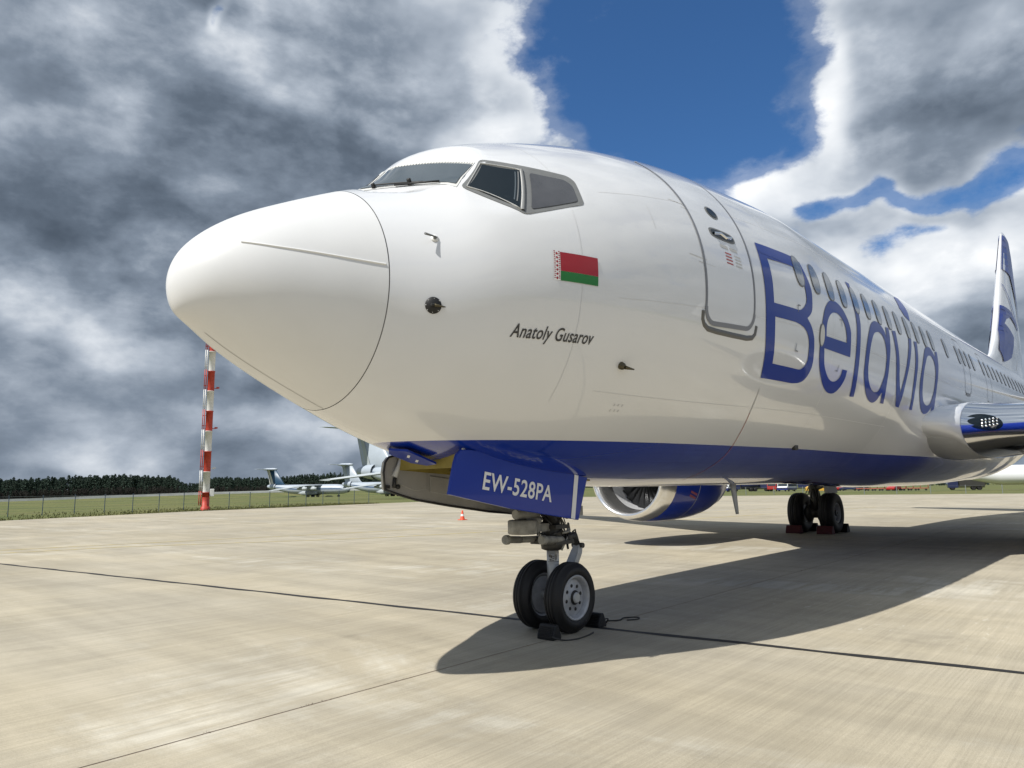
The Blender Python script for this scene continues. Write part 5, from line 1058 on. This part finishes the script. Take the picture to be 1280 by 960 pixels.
# ------------------------------------------------------------------ airport vehicles on the far side
def wheel_set(t, xs_, half, r):
    for x in xs_:
        for sg in (-1, 1):
            b = MB(); b.lathe([(-0.12, r * 0.5), (-0.12, r * 0.93), (-0.06, r), (0.06, r), (0.12, r * 0.93), (0.12, r * 0.5), (0.08, 0)], (x, sg * half, r), (0, sg, 0), 14); b.build('wheel', 'rubber', t)
def body_shape(t, name, prof, half, m, bev=0.06):
    b = MB(); b.loft([[(x, y, z) for x, z in prof] for y in (-half, half)], 0, True, True, False); o = b.build(name, m, t); bevel(o, bev); return o
def glass_strip(t, x0, x1, half, z0, z1, name='side_window'):
    for sg in (-1, 1): b = MB(); b.box(x0, x1, sg * half - 0.012, sg * half + 0.012, z0, z1); b.build(name, 'vehicle_glass', t)
def vehicle(kind, az_, r, rot, label, c1, c2, group=None):
    t = empty(kind, polar(az_, r, lerp_table(r, [100, 200], [0.02, 0.0])), (0, 0, R_(az_ + rot))); cat = {'tank_truck': 'truck', 'service_truck': 'truck', 'airport_bus': 'bus', 'minibus': 'van', 'service_van': 'van', 'parked_car': 'car', 'dolly': 'baggage dolly'}[kind]
    tag(t, label, cat, group)
    if kind in ('service_van', 'minibus', 'airport_bus'):
        L, H, hw = {'service_van': (4.8, 2.1, 0.95), 'minibus': (5.8, 2.6, 1.0), 'airport_bus': (9.0, 2.9, 1.25)}[kind]
        body_shape(t, 'body', [(-L / 2, 0.35), (L / 2, 0.35), (L / 2, 1.05), (L / 2 - 0.5, 1.25), (L / 2 - 1.1, H), (-L / 2, H)], hw, c1, 0.1)
        body_shape(t, 'lower_panel', [(-L / 2 - 0.01, 0.34), (L / 2 + 0.01, 0.34), (L / 2 + 0.01, 0.95), (-L / 2 - 0.01, 0.95)], hw + 0.012, c2, 0.04)
        glass_strip(t, -L / 2 + 0.3, L / 2 - 1.3, hw, 1.25, H - 0.35); b = MB(); b.add([(L / 2 - 0.49, -hw * 0.9, 1.29), (L / 2 - 0.49, hw * 0.9, 1.29), (L / 2 - 1.06, hw * 0.85, H - 0.1), (L / 2 - 1.06, -hw * 0.85, H - 0.1)], [(0, 1, 2, 3)]); b.build('windscreen', 'vehicle_glass', t)
        b = MB(); b.box(L / 2 - 0.03, L / 2 + 0.02, -hw * 0.9, hw * 0.9, 0.6, 0.8); b.build('bumper', 'black', t); wheel_set(t, (-L * 0.3, L * 0.3), hw - 0.1, 0.36)
    elif kind == 'parked_car':
        body_shape(t, 'body', [(-2.1, 0.3), (2.1, 0.3), (2.15, 0.75), (1.2, 0.95), (0.5, 1.45), (-1.1, 1.45), (-1.8, 0.98), (-2.15, 0.9)], 0.85, c1, 0.07); glass_strip(t, -1.2, 0.7, 0.83, 0.98, 1.34); wheel_set(t, (-1.3, 1.3), 0.78, 0.31)
    elif kind == 'dolly':
        body_shape(t, 'deck', [(-1.5, 0.45), (1.5, 0.45), (1.5, 0.62), (-1.5, 0.62)], 0.75, c1, 0.03)
        for x in (-1.45, 1.45): b = MB(); b.tube([(x, -0.7, 0.6), (x, -0.7, 1.35), (x, 0.7, 1.35), (x, 0.7, 0.6)], 0.05, 6); b.build('end_frame', c2, t)
        wheel_set(t, (-1.0, 1.0), 0.6, 0.22)
        b = MB(); b.tube([(1.5, 0, 0.4), (2.3, 0, 0.3)], 0.04, 6); b.build('tow_bar', 'black', t)
    else:
        body_shape(t, 'cab', [(1.4, 0.5), (3.4, 0.5), (3.45, 1.3), (3.2, 2.4), (1.4, 2.4)], 1.15, c1, 0.08); glass_strip(t, 1.9, 3.0, 1.13, 1.45, 2.15)
        b = MB(); b.add([(3.46, -1.0, 1.38), (3.46, 1.0, 1.38), (3.245, 0.98, 2.28), (3.245, -0.98, 2.28)], [(0, 1, 2, 3)]); b.build('windscreen', 'vehicle_glass', t); b = MB(); b.box(-3.6, 3.3, -0.5, 0.5, 0.55, 0.75); b.build('chassis', 'black', t)
        if kind == 'tank_truck': b = MB(); b.lathe([(0, 0.0), (0.0, 0.9), (0.15, 1.05), (4.5, 1.05), (4.65, 0.9), (4.65, 0.0)], (-3.5, 0, 1.8), (1, 0, 0), 20); b.build('tank', c2, t)
        else: body_shape(t, 'box_body', [(-3.6, 0.8), (1.2, 0.8), (1.2, 2.75), (-3.6, 2.75)], 1.2, c2, 0.05)
        wheel_set(t, (-2.6, -1.5, 2.5), 1.0, 0.48)
vehicle('service_van', 25.55, 205, 155, 'blue van with a pale windscreen, leftmost of the vehicles below the belly', 'vehicle_white', 'vehicle_blue')
vehicle('tank_truck', 24.35, 212, 100, 'dark navy tank truck behind the grey drain mast', 'vehicle_navy', 'vehicle_navy')
vehicle('service_truck', 23.25, 214, 80, 'dark blue box truck beside the tank truck', 'vehicle_navy', 'vehicle_navy')
vehicle('service_truck', 22.35, 206, 172, 'red truck between the blue truck and the white minibus', 'vehicle_red', 'vehicle_red')
vehicle('airport_bus', 21.45, 200, 165, 'white bus with blue roof and red trim left of the main gear', 'vehicle_white', 'vehicle_blue')
vehicle('airport_bus', 18.75, 202, 100, 'white bus with a red lower side seen between the main wheels', 'vehicle_white', 'vehicle_red')
vehicle('service_van', 19.35, 160, 95, 'small yellow van low between the main wheels', 'vehicle_yellow', 'vehicle_yellow')
vehicle('parked_car', 17.35, 200, 90, 'dark blue car just right of the main gear', 'vehicle_navy', 'vehicle_navy')
vehicle('tank_truck', 17.0, 222, 80, 'navy tank truck behind the dark blue car', 'vehicle_navy', 'vehicle_navy')
vehicle('service_truck', 20.4, 226, 92, 'navy box truck behind the main gear strut', 'vehicle_navy', 'vehicle_navy')
for i in range(9):
    vehicle('dolly', 16.45 - 0.44 * i, 190 + 2 * math.sin(i * 2.1), 88 + 4 * math.sin(i), ('leftmost', 'second from left', 'third from left', 'fourth from left', 'middle', 'fourth from right', 'third from right', 'second from right', 'rightmost')[i] + ' rusty red dolly of the row below the belly', 'vehicle_rust', 'vehicle_rust', 'rusty red dollies in a row beyond the grass')
vehicle('parked_car', 14.55, 186, 160, 'small red car at the end of the dolly row', 'vehicle_red', 'vehicle_red')
vehicle('service_truck', 10.35, 192, 96, 'dark truck chassis standing before the distant white jet', 'vehicle_navy', 'gear_dark')
# ------------------------------------------------------------------ forest
def conifer(seed, pale=False, broad=False):
    rn = random.Random(seed); b = MB(); H = 12.0
    b.tube([(0, 0, -0.8), (0.05, 0, H * 0.5), (0, 0.05, H * 0.97)], [0.22, 0.15, 0.03], 6, 0, True, True)
    for k in range(150):
        f = rn.random() ** 0.85; z = H * (0.05 + 0.95 * f); R0 = (2.6 if not broad else 3.2) * ((1 - f) ** (0.75 if not broad else 0.5)) * (0.55 + 0.45 * rn.random()) + 0.12
        a = rn.uniform(0, 6.283); r = R0 * math.sqrt(rn.uniform(0.15, 1)); c = Vector((r * math.cos(a), r * math.sin(a), z - r * 0.25)); s_ = 0.45 + 0.5 * (1 - f) * rn.random() + 0.15
        d = Vector((math.cos(a), math.sin(a), -0.35 + rn.uniform(-0.3, 0.3))).normalized(); w_ = d.cross(Vector((0, 0, 1))).normalized().lerp(Vector((rn.uniform(-1, 1), rn.uniform(-1, 1), rn.uniform(-1, 1))), 0.35)
        u_ = d.cross(w_)
        b.add([c - d * s_, c + w_ * s_ * 0.55, c + d * s_ * 1.1, c - w_ * s_ * 0.55 + u_ * 0.1], [(0, 1, 2, 3)], 1)
        b.add([c - d * s_ * 0.8, c + u_ * s_ * 0.5, c + d * s_ * 0.9, c - u_ * s_ * 0.5], [(0, 1, 2, 3)], 1)
    return b
TREES = [conifer(s_, broad=s_ in (3, 4)).mesh('pine_tree', ['bark', 'needles'], False) for s_ in range(5)] + [conifer(9, True, True).mesh('birch_tree', ['bark', 'needles_pale'], False)]
rn = random.Random(11)
def canopy(a): return lerp_table(a, [46, 50, 54, 58, 61, 63.5, 64.8, 65.6, 66.5, 70, 78, 86], [0.95, 0.98, 0.98, 0.90, 0.80, 0.92, 0.6, 0.62, 1.0, 1.1, 1.0, 1.0])
big = 0
for i in range(210):
    a = 47.5 + 33.5 * (i + rn.uniform(-0.5, 0.5)) / 210; r = rn.uniform(462, 500); sc_ = canopy(a) * rn.uniform(0.80, 1.02); z = wall_z(a) + 0.1
    o = bpy.data.objects.new('pine_tree', TREES[rn.randrange(5)]); COL.objects.link(o); o.location = polar(a, r, z); o.rotation_euler = (0, 0, rn.uniform(0, 6.28)); o.scale = (sc_ * 1.1, sc_ * 1.1, sc_)
    tag(o, 'dark conifer in the front rank of the forest beyond the airfield', 'tree', 'conifers at the forest edge')
def merged(name, spots, meshes, label=None):
    vs, fs, mi = [], [], []
    for (p, s_, rz, me) in spots:
        bse = len(vs); c, s2 = math.cos(rz), math.sin(rz)
        for v in me.vertices: vs.append((p.x + s_ * (v.co.x * c - v.co.y * s2), p.y + s_ * (v.co.x * s2 + v.co.y * c), p.z + s_ * v.co.z))
        for q in me.polygons: fs.append(tuple(bse + k for k in q.vertices)); mi.append(q.material_index)
    m = bpy.data.meshes.new(name); m.from_pydata(vs, [], fs); m.materials.append(MATS['bark']); m.materials.append(MATS['needles']); m.polygons.foreach_set('material_index', mi); m.update()
    o = bpy.data.objects.new(name, m); COL.objects.link(o); return o
spots = []
for i in range(1150):
    a = rn.uniform(44, 84); r = rn.uniform(495, 560); spots.append((polar(a, r, wall_z(a) + 0.2), canopy(a) * rn.uniform(0.84, 1.0), rn.uniform(0, 6.28), TREES[rn.randrange(5)]))
for i in range(420):
    a = rn.uniform(-12, 44); r = rn.uniform(560, 640); spots.append((polar(a, r, 0.3), rn.uniform(0.8, 1.05), rn.uniform(0, 6.28), TREES[rn.randrange(5)]))
tag(merged('forest', spots, TREES), 'dark mass of conifer forest standing behind the front trees', 'forest', kind='stuff')
# shrubs and long grass in front of the forest and along the apron edge
spots = []
for i in range(700):
    a = rn.uniform(47, 82); spots.append((polar(a, rn.uniform(447, 460), wall_z(a) - 0.3), rn.uniform(0.30, 0.48) * canopy(a), rn.uniform(0, 6.28), TREES[5]))
ub = merged('undergrowth', spots, TREES); ub.data.materials.clear(); ub.data.materials.append(MATS['bark']); ub.data.materials.append(MATS['needles_pale']); tag(ub, 'lower green undergrowth along the foot of the forest', 'shrubs', kind='stuff')
b = MB()
for i in range(9000):
    f = rn.random(); p = Vector((9.9 + 37 * f - 25 * (1 - f) * rn.random(), 0, 0)); p.y = 44 + (p.x - 9.9) * 0.3666 + abs(rn.gauss(0, 1)) ** 1.5 * 3.2 + 0.05
    if p.x < 9.9: p.y = 44 + (p.x - 9.9) * 0.17 + abs(rn.gauss(0, 1)) ** 1.5 * 3.2 + 0.05
    rr_ = math.hypot(p.x - CAMX, p.y - CAMY); z = max(field_z(rr_, 60), gh(p.x) - 0.5 if rr_ < 50 else -9) - 0.02; z = max(z, field_z(rr_, 60)); h_ = rn.uniform(0.05, 0.17); a = rn.uniform(0, 3.14); dx, dy = math.cos(a) * 0.05, math.sin(a) * 0.05
    b.add([(p.x - dx, p.y - dy, z - 0.05), (p.x + dx, p.y + dy, z - 0.05), (p.x + rn.uniform(-0.08, 0.08), p.y + rn.uniform(-0.08, 0.08), z + h_)], [(0, 1, 2)])
w_ = MB()
for (u_, n_) in ((-4.15, 7), (-3.42, 9), (-3.3, 6), (-2.6, 4), (-1.1, 5), (6.0, 5), (9.2, 4)):
    for q_ in range(n_):
        x_, y_ = gpt(u_ + rn.uniform(-0.05, 0.05), rn.uniform(-0.012, 0.012)); h_ = rn.uniform(0.004, 0.014); a = rn.uniform(0, 6.28); z_ = gh(x_)
        w_.add([(x_ - 0.006 * math.cos(a), y_ - 0.006 * math.sin(a), z_ - 0.01), (x_ + 0.006 * math.cos(a), y_ + 0.006 * math.sin(a), z_ - 0.01), (x_ + rn.uniform(-0.025, 0.025), y_ + rn.uniform(-0.025, 0.025), z_ + h_)], [(0, 1, 2)])
tag(w_.build('weed_tufts', 'sealant_brown', None, False), 'tiny dry weeds rooted in the brown slab joint', 'weeds', kind='stuff')
tag(b.build('long_grass', 'grass_blade', None, False), 'tufts of longer grass along the edge of the concrete', 'grass', kind='stuff')
